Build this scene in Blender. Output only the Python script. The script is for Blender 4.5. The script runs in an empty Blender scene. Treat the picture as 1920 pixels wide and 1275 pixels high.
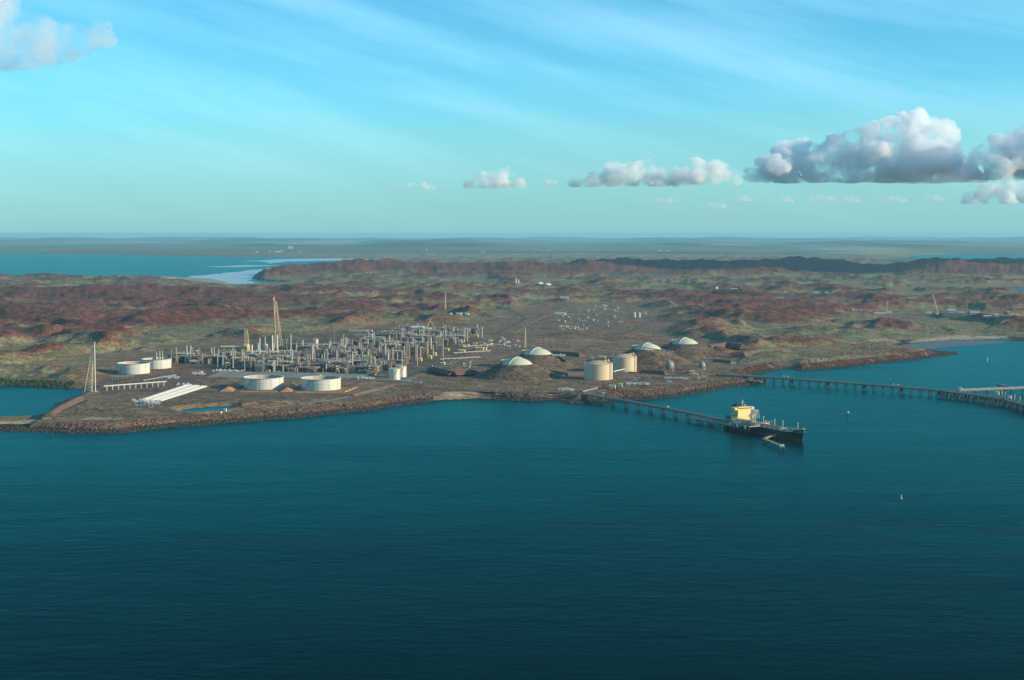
import bpy, math, random
import numpy as np
from mathutils import Vector, Matrix
random.seed(7)
R = math.radians
scene = bpy.context.scene
COL = scene.collection

# ------------------------------------------------------------------ camera
CAM_H, FPX, Y_INF = 300.0, 2667.0, 438.0          # metres, focal length in photo pixels, row of eye level
PITCH = math.atan((637.5 - Y_INF) / FPX)
cam_d = bpy.data.cameras.new('camera'); cam = bpy.data.objects.new('camera', cam_d); COL.objects.link(cam)
cam.location = (0, 0, CAM_H); cam.rotation_euler = (math.pi/2 - PITCH, 0, 0)
cam_d.sensor_width = 36; cam_d.lens = FPX/1920*36
cam_d.clip_start = 1; cam_d.clip_end = 400000
scene.camera = cam
# ------------------------------------------------------------------ light
SUN_AZ, SUN_EL = R(76), R(17)                      # azimuth measured from behind the camera towards its right
SUN_DIR = Vector((math.sin(SUN_AZ)*math.cos(SUN_EL), -math.cos(SUN_AZ)*math.cos(SUN_EL), math.sin(SUN_EL)))
sd_ = bpy.data.lights.new('sun', 'SUN'); sun = bpy.data.objects.new('sun', sd_); COL.objects.link(sun)
sd_.energy = 5.0; sd_.angle = R(0.5); sd_.color = (1.0, 0.83, 0.58)
sun.rotation_euler = SUN_DIR.to_track_quat('Z', 'Y').to_euler()
sun.location = (0, 0, 600)
world = bpy.data.worlds.new('World'); scene.world = world; world.use_nodes = True
wn, wl = world.node_tree.nodes, world.node_tree.links
wn.clear()
def N(nodes, t, **kw):
    n = nodes.new(t)
    for k, v in kw.items():
        if k in n.inputs: n.inputs[k].default_value = v
        else: setattr(n, k, v)
    return n
sky = N(wn, 'ShaderNodeTexSky', sky_type='NISHITA', sun_disc=False)
sky.sun_elevation = SUN_EL
sky.sun_rotation = math.atan2(SUN_DIR.x, SUN_DIR.y)
sky.altitude = 300; sky.air_density = 1.0; sky.dust_density = 0.1; sky.ozone_density = 8.5
tc = N(wn, 'ShaderNodeTexCoord')
# thin high cirrus, streaked along one wind direction
cmb = N(wn, 'ShaderNodeCombineXYZ')
for k_, vec in enumerate(((1.6, 0, -0.4), (3.4, 0, 12.5), (0, 1.0, 0))):
    dp = N(wn, 'ShaderNodeVectorMath', operation='DOT_PRODUCT'); dp.inputs[1].default_value = vec
    wl.new(tc.outputs['Generated'], dp.inputs[0]); wl.new(dp.outputs['Value'], cmb.inputs[k_])
nz = N(wn, 'ShaderNodeTexNoise'); nz.inputs['Scale'].default_value = 2.2; nz.inputs['Detail'].default_value = 7; nz.inputs['Roughness'].default_value = 0.56
wl.new(cmb.outputs[0], nz.inputs['Vector'])
cr = N(wn, 'ShaderNodeMapRange'); cr.inputs['From Min'].default_value = 0.43; cr.inputs['From Max'].default_value = 0.78
cr.inputs['To Max'].default_value = 0.20
wl.new(nz.outputs[0], cr.inputs['Value'])
tint = N(wn, 'ShaderNodeMix', data_type='RGBA', blend_type='MULTIPLY'); tint.inputs[0].default_value = 1
tint.inputs[7].default_value = SKY_TINT = (0.96, 1.30, 0.97, 1)
wl.new(sky.outputs[0], tint.inputs[6])
cir = N(wn, 'ShaderNodeMix', data_type='RGBA'); cir.inputs[7].default_value = (4.9, 8.0, 8.6, 1)
wl.new(cr.outputs[0], cir.inputs[0]); wl.new(tint.outputs[2], cir.inputs[6])
# the hazy air low round the whole horizon
sx = N(wn, 'ShaderNodeSeparateXYZ'); wl.new(tc.outputs['Generated'], sx.inputs[0])
hr = N(wn, 'ShaderNodeMapRange', interpolation_type='SMOOTHSTEP'); hr.inputs['From Min'].default_value = -0.02; hr.inputs['From Max'].default_value = 0.115
hr.inputs['To Min'].default_value = 0.92; hr.inputs['To Max'].default_value = 0.0; wl.new(sx.outputs['Z'], hr.inputs['Value'])
hm = N(wn, 'ShaderNodeMix', data_type='RGBA'); hm.inputs[7].default_value = (1.30, 2.75, 3.05, 1)
wl.new(hr.outputs[0], hm.inputs[0]); wl.new(cir.outputs[2], hm.inputs[6])
bg = N(wn, 'ShaderNodeBackground'); bg.inputs['Strength'].default_value = 0.15
wl.new(hm.outputs[2], bg.inputs[0])
wo = N(wn, 'ShaderNodeOutputWorld'); wl.new(bg.outputs[0], wo.inputs[0])
vs = scene.view_settings
vs.view_transform = 'Standard'; vs.look = 'None'; vs.gamma = 1; vs.use_curve_mapping = False; vs.exposure = 0.42
cy = scene.cycles
cy.volume_bounces = 10; cy.max_bounces = 12; cy.use_denoising = True; cy.denoiser = 'OPENIMAGEDENOISE'; cy.denoising_prefilter = 'ACCURATE'
scene.render.film_transparent = False

# ------------------------------------------------------------------ pixel <-> world
_cp, _sp = math.cos(PITCH), math.sin(PITCH)
def ray(x, y):
    dx = (np.asarray(x, float)-960)/FPX; dy = (637.5-np.asarray(y, float))/FPX
    return dx, _cp + dy*_sp, -_sp + dy*_cp
def gnd(x, y, z=0.0):
    """world X, Y of the point at height z seen at photo pixel x, y"""
    dx, dyy, dz = ray(x, y); t = (z-CAM_H)/dz
    return dx*t, dyy*t
def poly(pts, z=0.0):
    return np.array([gnd(x, y, z) for x, y in pts])
def project(X, Y, Z):
    fw = Y*_cp - (Z-CAM_H)*_sp; up = Y*_sp + (Z-CAM_H)*_cp
    return 960+FPX*X/fw, 637.5-FPX*up/fw

# ------------------------------------------------------------------ noise and distance tools
def _hash(ix, iy, seed):
    n = (ix.astype(np.int64)*374761393 + iy.astype(np.int64)*668265263 + seed*974711) & 0x7fffffff
    n = ((n ^ (n >> 13))*1274126177) & 0x7fffffff
    n = ((n ^ (n >> 15))*2246822519) & 0x7fffffff
    return (n ^ (n >> 16)) & 0x7fffffff
_GA = np.linspace(0, 2*np.pi, 64, endpoint=False); _GC, _GS = np.cos(_GA), np.sin(_GA)
def perlin(X, Y, seed=0):
    fx, fy = np.floor(X), np.floor(Y); x, y = X-fx, Y-fy
    ix, iy = fx.astype(np.int64), fy.astype(np.int64)
    u, v = x*x*x*(x*(x*6-15)+10), y*y*y*(y*(y*6-15)+10)
    def g(a, b, px, py):
        h = _hash(a, b, seed) & 63
        return _GC[h]*px + _GS[h]*py
    n00, n10 = g(ix, iy, x, y), g(ix+1, iy, x-1, y)
    n01, n11 = g(ix, iy+1, x, y-1), g(ix+1, iy+1, x-1, y-1)
    return ((n00*(1-u)+n10*u)*(1-v) + (n01*(1-u)+n11*u)*v)*1.5
def fbm(X, Y, wl_, octv=4, seed=0, gain=0.5, ridged=False):
    out = np.zeros_like(X, dtype=float); a, tot, f = 1.0, 0.0, 1.0/wl_
    for o in range(octv):
        p = perlin(X*f, Y*f, seed+o*17)
        out += a*((1-2*np.abs(p)) if ridged else p); tot += a
        a *= gain; f *= 2.03
    return out/tot
def perlin3(X, Y, Z, seed=0):
    f = [np.floor(a) for a in (X, Y, Z)]; x, y, z = X-f[0], Y-f[1], Z-f[2]
    ix, iy, iz = [a.astype(np.int64) for a in f]
    w = [t*t*t*(t*(t*6-15)+10) for t in (x, y, z)]; out = 0
    for a in (0, 1):
        for b in (0, 1):
            for c in (0, 1):
                h = _hash(ix+a, iy+b, seed+(iz+c)*131)
                u, v = (h & 63)*(2*np.pi/64), ((h >> 6) & 31)/15.5-1
                q = np.sqrt(np.maximum(1-v*v, 0))
                g = np.cos(u)*q*(x-a)+np.sin(u)*q*(y-b)+v*(z-c)
                out = out + g*(w[0] if a else 1-w[0])*(w[1] if b else 1-w[1])*(w[2] if c else 1-w[2])
    return out*1.5
def sstep(a, b, x):
    t = np.clip((x-a)/(b-a), 0, 1); return t*t*(3-2*t)
def sdist(P, X, Y):
    """signed distance to polygon P, positive inside"""
    d2 = np.full(X.shape, 1e18); ins = np.zeros(X.shape, bool)
    n = len(P)
    for i in range(n):
        ax, ay = P[i]; bx, by = P[(i+1) % n]
        ex, ey = bx-ax, by-ay; L = ex*ex+ey*ey+1e-9
        t = np.clip(((X-ax)*ex+(Y-ay)*ey)/L, 0, 1)
        d2 = np.minimum(d2, (X-ax-ex*t)**2+(Y-ay-ey*t)**2)
        if ay != by:
            c = ((ay > Y) != (by > Y)) & (X < ex*(Y-ay)/(by-ay)+ax)
            ins ^= c
    return np.where(ins, 1, -1)*np.sqrt(d2)
def ldist(P, X, Y):
    """distance to an open polyline, and the fraction along it"""
    d2 = np.full(X.shape, 1e18); fr = np.zeros(X.shape); n = len(P)-1
    for i in range(n):
        ax, ay = P[i]; bx, by = P[i+1]
        ex, ey = bx-ax, by-ay; L = ex*ex+ey*ey+1e-9
        t = np.clip(((X-ax)*ex+(Y-ay)*ey)/L, 0, 1)
        q = (X-ax-ex*t)**2+(Y-ay-ey*t)**2
        m = q < d2; d2 = np.where(m, q, d2); fr = np.where(m, (i+t)/n, fr)
    return np.sqrt(d2), fr
# ------------------------------------------------------------------ the lie of the land
COAST = [(-700,808),(-100,809),(0,808),(60,809),(120,812),(225,812),(270,806),(330,801),(450,791),(560,783),(650,773),(700,769),(760,759),(800,753),(830,750),
         (900,747),(930,748),(960,751),(1000,752),(1040,749),(1062,756),(1120,754),(1180,750),(1230,748),(1280,742),(1330,734),(1370,726),(1400,722),
         (1430,718),(1432,709),(1405,704),(1420,700),(1445,696),(1477,690),(1490,694),(1500,695),(1560,691),(1620,685),(1680,678),(1740,671),(1796,664),
         (1795,660),(1740,655),(1690,653),(1685,648),(1720,642),(1780,638),(1880,635),(1895,640),(1960,641),(2100,636),(2700,630),
         (3200,455),(3000,446),(-1100,446),(-1000,475),(0,475),(150,476),(250,478),(400,480.5),(520,482),(600,484),(720,486),
         (700,490),(640,492),(560,501),(500,511),(470,518),(476,524),(540,530),(440,535),(400,524),(300,519),(-700,519)]
LAGOON = [(-400,722),(20,722),(90,724),(150,728),(160,735),(128,747),(110,755),(88,776),(60,780),(-400,786)]
POND = [(335,768),(352,765),(400,761),(436,759),(438,763),(420,768),(380,773),(350,774)]
INLETS = [[(1660,488),(1720,478),(1800,476),(2300,475),(2300,489)], [(1740,543),(1800,540),(2300,539),(2300,545)], [(1450,471),(1560,470),(1640,472),(1500,473)]]
FLAT = [(95,790),(100,742),(195,700),(225,668),(330,662),(420,636),(560,640),(690,610),(900,606),(960,590),(1010,572),(1180,570),(1270,592),
        (1230,630),(1330,640),(1350,660),(1420,690),(1350,712),(1300,728),(1180,738),(1080,742),(900,735),(700,760),(450,780),(250,800)]
PC, PL, PP, PF = poly(COAST), poly(LAGOON, 1), poly(POND, 5), poly(FLAT, 9)
PI_ = [poly(p, 2) for p in INLETS]
# LNG mounds: photo x of the axis, photo y where the mound's foot meets the ground, crest height, crest radius, foot radius
MOUNDS = [(970,714,26,36,92), (1008,694,28,36,88), (1214,685,29,36,102), (1284,673,29,36,106)]
MPOS = []
for mx, my, mh, r0, r1 in MOUNDS:
    X, Y = gnd(mx, my, 9); L = math.hypot(X, Y)
    MPOS.append((float(X + X/L*r1*0.9), float(Y + Y/L*r1*0.9), 9+mh, r0, r1))
# long hills: photo polyline of the axis on the ground, half width in metres, height
RIDGES = [
    ([(-500,556),(-100,556),(60,558),(200,560),(330,556),(430,562)], 420, 52),
    ([(-500,590),(0,592),(140,600),(300,598),(420,606),(540,600)], 330, 40),
    ([(440,580),(560,572),(640,580)], 230, 30),
    ([(475,520.5),(540,519.5)], 240, 50),
    ([(590,513),(700,511),(860,512),(1000,513),(1110,514)], 560, 104),
    ([(860,519),(960,521),(1050,519)], 300, 52),
    ([(1100,511),(1240,510),(1420,512),(1540,510),(1640,512),(1760,513),(2300,513)], 620, 104),
    ([(1180,520),(1300,521),(1400,519)], 300, 46),
    ([(880,548),(960,550),(1040,556)], 210, 42),
    ([(620,548),(720,551),(800,549)], 150, 20),
    ([(700,562),(820,566),(930,562)], 190, 22),
    ([(1080,554),(1180,556),(1290,566),(1400,580)], 260, 44),
    ([(1300,556),(1450,562),(1600,566),(1720,572)], 260, 34),
    ([(1330,600),(1420,606),(1500,602)], 190, 36),
    ([(1500,588),(1600,584),(1700,580)], 180, 22),
    ([(1060,628),(1130,626),(1200,624)], 55, 15),
    ([(1340,658),(1366,662)], 45, 17), ([(1385,676),(1460,676)], 34, 9),
    ([(1520,680),(1640,672),(1740,662)], 26, 8),
    ([(1500,640),(1580,632)], 110, 14),
    ([(850,700),(885,700)], 34, 7), ([(1205,700),(1240,700)], 40, 8),
]
RW = [(poly(p, 8), w, h) for p, w, h in RIDGES]
DAM = poly([(350,777),(420,772),(470,765),(520,758),(600,750)], 8)

def terrain(X, Y, want_col=False):
    X = np.asarray(X, float); Y = np.asarray(Y, float)
    dist = np.hypot(X, Y)
    wob = fbm(X, Y, 60, 3, 5)*7 + fbm(X, Y, 17, 2, 6)*2.0 + fbm(X, Y, 420, 3, 8)*np.clip((dist-3600)/8000, 0, 1)*120
    sc = sdist(PC, X, Y) + wob
    sl = sdist(PL, X, Y) + wob*0.6; sp = sdist(PP, X, Y) + wob*0.25
    far = sstep(15000, 26000, dist)
    flat = sstep(-110, 30, sdist(PF, X, Y))
    # shore profile
    h = np.where(sc > 0, (1.9*sstep(-6, 10, sc)+7.1*sstep(9, 40, sc))*(1-0.45*far), np.maximum(sc*0.25, -6))
    beach = sstep(0, 1, np.clip((X-gnd(1640, 650)[0])/150, 0, 1))*(Y > gnd(1700, 664)[1]-30)
    h = np.where((beach > 0.5) & (sc > 0), np.minimum(h, sc*0.035), h)
    spit = X < gnd(90, 790)[0]
    h = np.where(spit & (Y < gnd(50, 760)[1]), np.minimum(h, 3.2), h)
    # hills
    hill = np.zeros_like(X)
    wx, wy = X + fbm(X, Y, 600, 3, 31)*150, Y + fbm(X, Y, 600, 3, 37)*150
    rid = fbm(wx, wy, 560, 4, 41, 0.5, True)
    for P, w, hh in RW:
        d, fr = ldist(P, wx, wy)
        ends = 1.0
        s = 1-sstep(0.05, 1.0, d/(w*1.25))
        hill = np.maximum(hill, hh*s)
    hill = hill*(0.80+0.55*fbm(X, Y, 1500, 2, 45)+0.25*fbm(X, Y, 420, 2, 47))
    big = sstep(3, 20, hill)
    gul = 0.5*fbm(X, Y, 260, 3, 53, 0.45, True)+0.5*fbm(X, Y, 120, 3, 57)+0.22          # gullies
    inland = sstep(20, 420, sc)*(1-flat)*(1-sstep(-40, 60, sl+60))
    roll = np.clip(rid-0.37, 0, 1)*52*inland*(1-far)
    hill = hill*(1-0.9*flat*(hill > 24)) * (0.78+0.30*rid) + roll*(1-0.6*big)
    hill += (gul-0.45)*np.clip(hill, 0, 24)*0.52 + fbm(X, Y, 55, 3, 61)*np.clip(hill, 0, 30)*0.26
    hill = np.maximum(hill, 0)*sstep(0, 60, sc)
    fh = np.clip((fbm(X, Y*0.45, 5200, 4, 71)+0.02)*260, 0, 120)*sstep(24000, 36000, dist)*sstep(60, 900, sc)
    swell = fbm(X, Y, 240, 3, 81)*3.0*sstep(30, 200, sc)*(1-far)*(1-flat)
    h = h + hill + fh + np.where(sc > 0, swell, 0) + fbm(X, Y, 26, 3, 83)*0.7*sstep(4, 40, sc)*(1-0.5*flat)
    # the earth dam along the sea edge of the pond, tank yard cutting
    dd, _ = ldist(DAM, X, Y)
    h = h + 2.0*(1-sstep(4, 12, dd))*flat
    # water bodies cut into the land
    h = np.where(sl > -26, np.minimum(h, np.clip(0.9-(sl)*0.30, -4, 12)), h)
    h = np.where(sp > -14, np.minimum(h, np.clip(4.6-(sp)*0.28, 1.5, 12)), h)
    for P in PI_:
        si = sdist(P, X, Y)+wob
        h = np.where(si > -300, np.minimum(h, np.clip(-si*0.02, -3, 20)), h)
    mnd = np.zeros_like(X)
    for mx, my, mz, r0, r1 in MPOS:
        r = np.hypot(X-mx, Y-my) + fbm(X, Y, 40, 2, 91)*1.5
        t = np.clip((r1-r)/(r1-r0), 0, 1)
        z = 9+(mz-9)*np.where(t < 0.96, t**1.05, 1.0)
        mnd = np.maximum(mnd, np.where(r < r1, 1, 0)*sstep(0, 0.06, t)); h = np.where(r < r1, np.maximum(h, z), h)
    if not want_col: return h
    # ---------------- ground cover, as colours of the materials that lie there
    n1 = fbm(X, Y, 140, 4, 101); n2 = fbm(X, Y, 38, 3, 103); n3 = fbm(X, Y, 700, 3, 107)
    n4 = fbm(X*0.55, Y, 11, 2, 109)
    ck = lambda c: np.array(c, float)
    grass = ck((0.185, 0.165, 0.088))[None]*(1+0.30*n1[:, None]) + (n3[:, None]*ck((0.030, 0.008, -0.004))[None])
    dry = sstep(0.05, 0.40, n1+0.5*n2)[:, None]
    grass = grass*(1-0.45*dry)+ck((0.24, 0.175, 0.105))[None]*0.45*dry
    green = sstep(0.10, 0.45, fbm(X, Y, 260, 3, 113)-0.25*n2)[:, None]
    grass = grass*(1-0.55*green)+ck((0.105, 0.120, 0.055))[None]*0.55*green
    rockc = ck((0.128, 0.053, 0.037))[None]*(1+0.40*n2[:, None]+0.35*n4[:, None])
    rockc = rockc + sstep(0.1, 0.5, n1)[:, None]*ck((0.045, 0.016, 0.008))[None]
    rmask = sstep(0.30, 0.72, np.minimum(hill/34, 0.75+hill/200) + 0.75*n1 + 0.42*n2 + 0.18*n4 + 0.55*n3 + 0.32*sstep(-500, -1200, X)*(dist < 7600)*(Y > 3900) + 0.16*sstep(500, 1000, X)*(dist < 8200))
    rmask = np.maximum(rmask*(1-flat), sstep(0.15, 0.5, hill/12+0.5*n2)*0.8*flat)
    rmask *= 1-0.65*far
    c = grass*(1-rmask[:, None]) + rockc*rmask[:, None]
    fv = fbm(X, Y*0.22, 4200, 4, 131); ff = sstep(13000, 24000, dist)[:, None]
    farc = ck((0.135, 0.140, 0.075))[None]*(1+0.5*fv[:, None]); wet = sstep(0.16, 0.36, fv)[:, None]
    farc = farc*(1-wet)+ck((0.26, 0.25, 0.18))[None]*wet; dk = sstep(8, 50, fh)[:, None]; farc = farc*(1-dk)+ck((0.050, 0.050, 0.034))[None]*dk
    c = c*(1-ff)+farc*ff
    # levelled, trafficked ground of the plant
    pad = ck((0.175, 0.122, 0.078))[None]*(1+0.35*n1[:, None]+0.30*n2[:, None])
    warm = sstep(0.0, 0.35, n2+0.3*n4)[:, None]; pad = pad*(1-0.6*warm)+ck((0.24, 0.145, 0.080))[None]*0.6*warm
    tuft = (sstep(0.05, 0.35, fbm(X, Y, 75, 3, 121)+0.3*n4)*0.75)[:, None]; pad = pad*(1-tuft)+ck((0.155, 0.140, 0.072))[None]*tuft
    w = (flat*(1-rmask))[:, None]; c = c*(1-w)+pad*w
    # excavated mounds
    w = (mnd*0.97)[:, None]; mc = ck((0.118, 0.086, 0.060))[None]*(1+0.22*n2[:, None]+0.25*n4[:, None]); c = c*(1-w)+mc*w
    # shore: tide-dark foot, rusty boulders above it, sand on the beaches
    tide = (sstep(5.2, 3.2, h)*(sc > -40)*(sc < 60))[:, None]
    riprap = (sstep(6, 14, sc)*sstep(52, 38, sc)*(dist < 4200))[:, None]*(1-tide)
    c = c*(1-0.75*riprap)+ck((0.150, 0.092, 0.062))[None]*(1+0.5*n4[:, None])*0.75*riprap
    c = c*(1-tide)+ck((0.042, 0.038, 0.028))[None]*(1+0.5*n4[:, None])*tide
    def paint(pts, col, z=6.0, soft=10, amt=1.0, wn_=5.0):
        nonlocal c
        s = sstep(-soft, soft, sdist(poly(pts, z), X, Y)+n2*wn_*2+n4*wn_)
        w_ = (s*amt*(h > 0.1))[:, None]; c = c*(1-w_)+ck(col)[None]*(1+0.18*n2[:, None]+0.15*n4[:, None])*w_
    SAND = (0.40, 0.29, 0.19)
    paint([(-200,793),(30,790),(88,785),(96,792),(40,795),(-200,800)], SAND, 3, 3)
    paint([(150,790),(175,787),(228,787),(228,791),(150,793)], SAND, 5, 3, 0.7)
    paint([(806,748),(840,742),(905,742),(926,746),(880,748),(825,752)], (0.29,0.215,0.145), 2, 3)
    paint([(1705,640),(1720,636),(1790,630),(1830,631),(1890,631),(1890,637),(1780,640),(1715,645)], SAND, 2, 12, 0.9)
    paint([(1624,643),(1650,638),(1676,636),(1690,640),(1640,645)], SAND, 4, 10, 0.8)
    paint([(1660,650),(1720,644),(1800,640),(1890,638),(1890,645),(1780,652),(1700,655)], (0.15,0.135,0.12), 0.5, 8, 0.8)
    OR = (0.42, 0.20, 0.095)
    paint([(470,760),(490,753),(560,752),(540,757),(500,762)], OR, 7, 2, 0.9, 1)
    paint([(640,727),(700,714),(740,722),(690,738),(640,745)], (0.23,0.155,0.095), 9, 5, 0.8)
    paint([(380,728),(420,738),(650,738),(640,748),(500,752),(420,757),(350,763),(330,752)], (0.130,0.100,0.066), 9, 5, 0.9)
    paint([(330,764),(345,758),(440,755),(440,759),(360,764),(340,768)], (0.24,0.16,0.09), 8, 2, 0.8)
    paint([(180,712),(260,694),(300,700),(430,690),(540,700),(540,712),(400,712),(300,735),(190,740)], (0.135,0.095,0.075), 9, 6, 0.8)
    paint([(290,690),(330,682),(420,690),(300,697)], (0.19,0.095,0.06), 9, 6, 0.7)
    paint([(430,703),(560,692),(700,694),(700,704),(640,712),(430,712)], (0.20,0.185,0.16), 9, 4, 0.85)
    # plant interior and laydown yards
    paint([(340,690),(480,640),(690,615),(880,618),(900,640),(760,705),(640,700),(480,700)], (0.110,0.088,0.066), 9, 10, 0.85)
    paint([(985,612),(1040,570),(1160,568),(1210,590),(1240,612),(1200,630),(1000,628)], (0.165,0.120,0.082), 9, 18, 0.85)
    paint([(1040,583),(1080,572),(1180,571),(1150,588),(1060,592)], (0.185,0.145,0.105), 9, 10, 0.8)
    paint([(1150,606),(1180,602),(1200,606),(1170,610)], (0.22,0.09,0.055), 9, 8, 0.8)
    paint([(1060,636),(1130,633),(1140,640),(1070,641)], (0.25,0.17,0.10), 9, 6, 0.7)
    paint([(1000,633),(1040,631),(1045,640),(1010,645)], (0.24,0.17,0.10), 12, 5, 0.8)
    paint([(1600,588),(1900,586),(1900,596),(1620,596)], (0.17,0.135,0.105), 9, 12, 0.7)
    paint([(1865,582),(1893,580),(1900,590),(1870,592)], (0.30,0.15,0.085), 12, 8, 0.8)
    paint([(1360,640),(1390,637),(1445,642),(1440,650),(1370,650)], (0.19,0.12,0.085), 12, 10, 0.6)
    paint([(1360,688),(1440,678),(1560,672),(1560,676),(1450,686),(1370,694)], (0.155,0.13,0.105), 9, 5, 0.7)
    # salt flats and wet sand out by the far bay
    paint([(300,527),(470,512),(540,514),(470,520),(440,536),(380,532)], (0.30,0.31,0.30), 0.3, 60, 0.8, 30)
    paint([(430,486),(560,479),(900,480),(1200,481),(1400,479),(1400,485),(900,487),(640,492)], (0.21,0.18,0.155), 1, 400, 0.7, 120)
    paint([(400,474),(900,476),(1700,478),(1900,480),(1900,486),(700,484)], (0.20,0.19,0.13), 1, 500, 0.5, 120)
    return h, np.clip(c, 0.012, 0.8), rmask

def ground_at(x, y, z0=9.0):
    """point where the view through photo pixel x, y meets the ground (fixed-point iteration)"""
    z = z0
    for _ in range(12):
        X, Y = gnd(x, y, z); zn = float(terrain(np.array([X]), np.array([Y]))[0]); z += 0.6*(max(zn, 0)-z)
    X, Y = gnd(x, y, z)
    return float(X), float(Y), max(float(terrain(np.array([X]), np.array([Y]))[0]), 0.0)
def tz(X, Y): return float(terrain(np.array([float(X)]), np.array([float(Y)]))[0])

# ------------------------------------------------------------------ materials
MATS = {}
def mat(name, col, rough=0.6, metal=0.0, var=0.12, scale=0.15, spec=0.3, streak=0.0):
    """painted or weathered surface: base colour with object-space mottling and rain streaks"""
    if name in MATS: return MATS[name]
    m = bpy.data.materials.new(name); m.use_nodes = True; nt = m.node_tree; b = nt.nodes['Principled BSDF']
    b.inputs['Roughness'].default_value = rough; b.inputs['Metallic'].default_value = metal
    b.inputs['Specular IOR Level'].default_value = spec
    t = nt.nodes.new('ShaderNodeTexCoord'); nz_ = nt.nodes.new('ShaderNodeTexNoise')
    nz_.inputs['Scale'].default_value = scale; nz_.inputs['Detail'].default_value = 4
    mp_ = nt.nodes.new('ShaderNodeMapping')
    if streak: mp_.inputs['Scale'].default_value = (6, 6, 0.35)
    nt.links.new(t.outputs['Object'], mp_.inputs[0]); nt.links.new(mp_.outputs[0], nz_.inputs['Vector'])
    mr = nt.nodes.new('ShaderNodeMapRange'); mr.inputs['From Min'].default_value = 0.3; mr.inputs['From Max'].default_value = 0.7
    mr.inputs['To Min'].default_value = 1-var; mr.inputs['To Max'].default_value = 1+var*0.6
    nt.links.new(nz_.outputs[0], mr.inputs['Value'])
    mx = nt.nodes.new('ShaderNodeVectorMath'); mx.operation = 'SCALE'; mx.inputs[0].default_value = col
    nt.links.new(mr.outputs[0], mx.inputs['Scale']); nt.links.new(mx.outputs[0], b.inputs['Base Color'])
    MATS[name] = m; return m

def ground_material():
    m = bpy.data.materials.new('ground'); m.use_nodes = True; nt = m.node_tree; b = nt.nodes['Principled BSDF']
    b.inputs['Roughness'].default_value = 0.95; b.inputs['Specular IOR Level'].default_value = 0.1
    a = nt.nodes.new('ShaderNodeAttribute'); a.attribute_name = 'cover'
    t = nt.nodes.new('ShaderNodeNewGeometry')
    outs = []
    for sc_, lo, hi, det in ((0.12, 0.42, 1.58, 6), (0.025, 0.70, 1.30, 4)):
        n = nt.nodes.new('ShaderNodeTexNoise'); n.inputs['Scale'].default_value = sc_; n.inputs['Detail'].default_value = det; n.inputs['Roughness'].default_value = 0.62
        nt.links.new(t.outputs['Position'], n.inputs['Vector'])
        r = nt.nodes.new('ShaderNodeMapRange'); r.inputs['From Min'].default_value = 0.32; r.inputs['From Max'].default_value = 0.68
        r.inputs['To Min'].default_value = lo; r.inputs['To Max'].default_value = hi
        nt.links.new(n.outputs[0], r.inputs['Value']); outs.append(r)
    k = nt.nodes.new('ShaderNodeMath'); k.operation = 'MULTIPLY'
    nt.links.new(outs[0].outputs[0], k.inputs[0]); nt.links.new(outs[1].outputs[0], k.inputs[1])
    v = nt.nodes.new('ShaderNodeVectorMath'); v.operation = 'SCALE'
    nt.links.new(a.outputs['Color'], v.inputs[0]); nt.links.new(k.outputs[0], v.inputs['Scale'])
    nt.links.new(v.outputs[0], b.inputs['Base Color'])
    bp = nt.nodes.new('ShaderNodeBump'); bp.inputs['Strength'].default_value = 0.9; bp.inputs['Distance'].default_value = 2.8
    n = nt.nodes.new('ShaderNodeTexNoise'); n.inputs['Scale'].default_value = 0.07; n.inputs['Detail'].default_value = 5
    nt.links.new(t.outputs['Position'], n.inputs['Vector']); nt.links.new(n.outputs[0], bp.inputs['Height']); nt.links.new(bp.outputs[0], b.inputs['Normal'])
    return m

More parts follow.
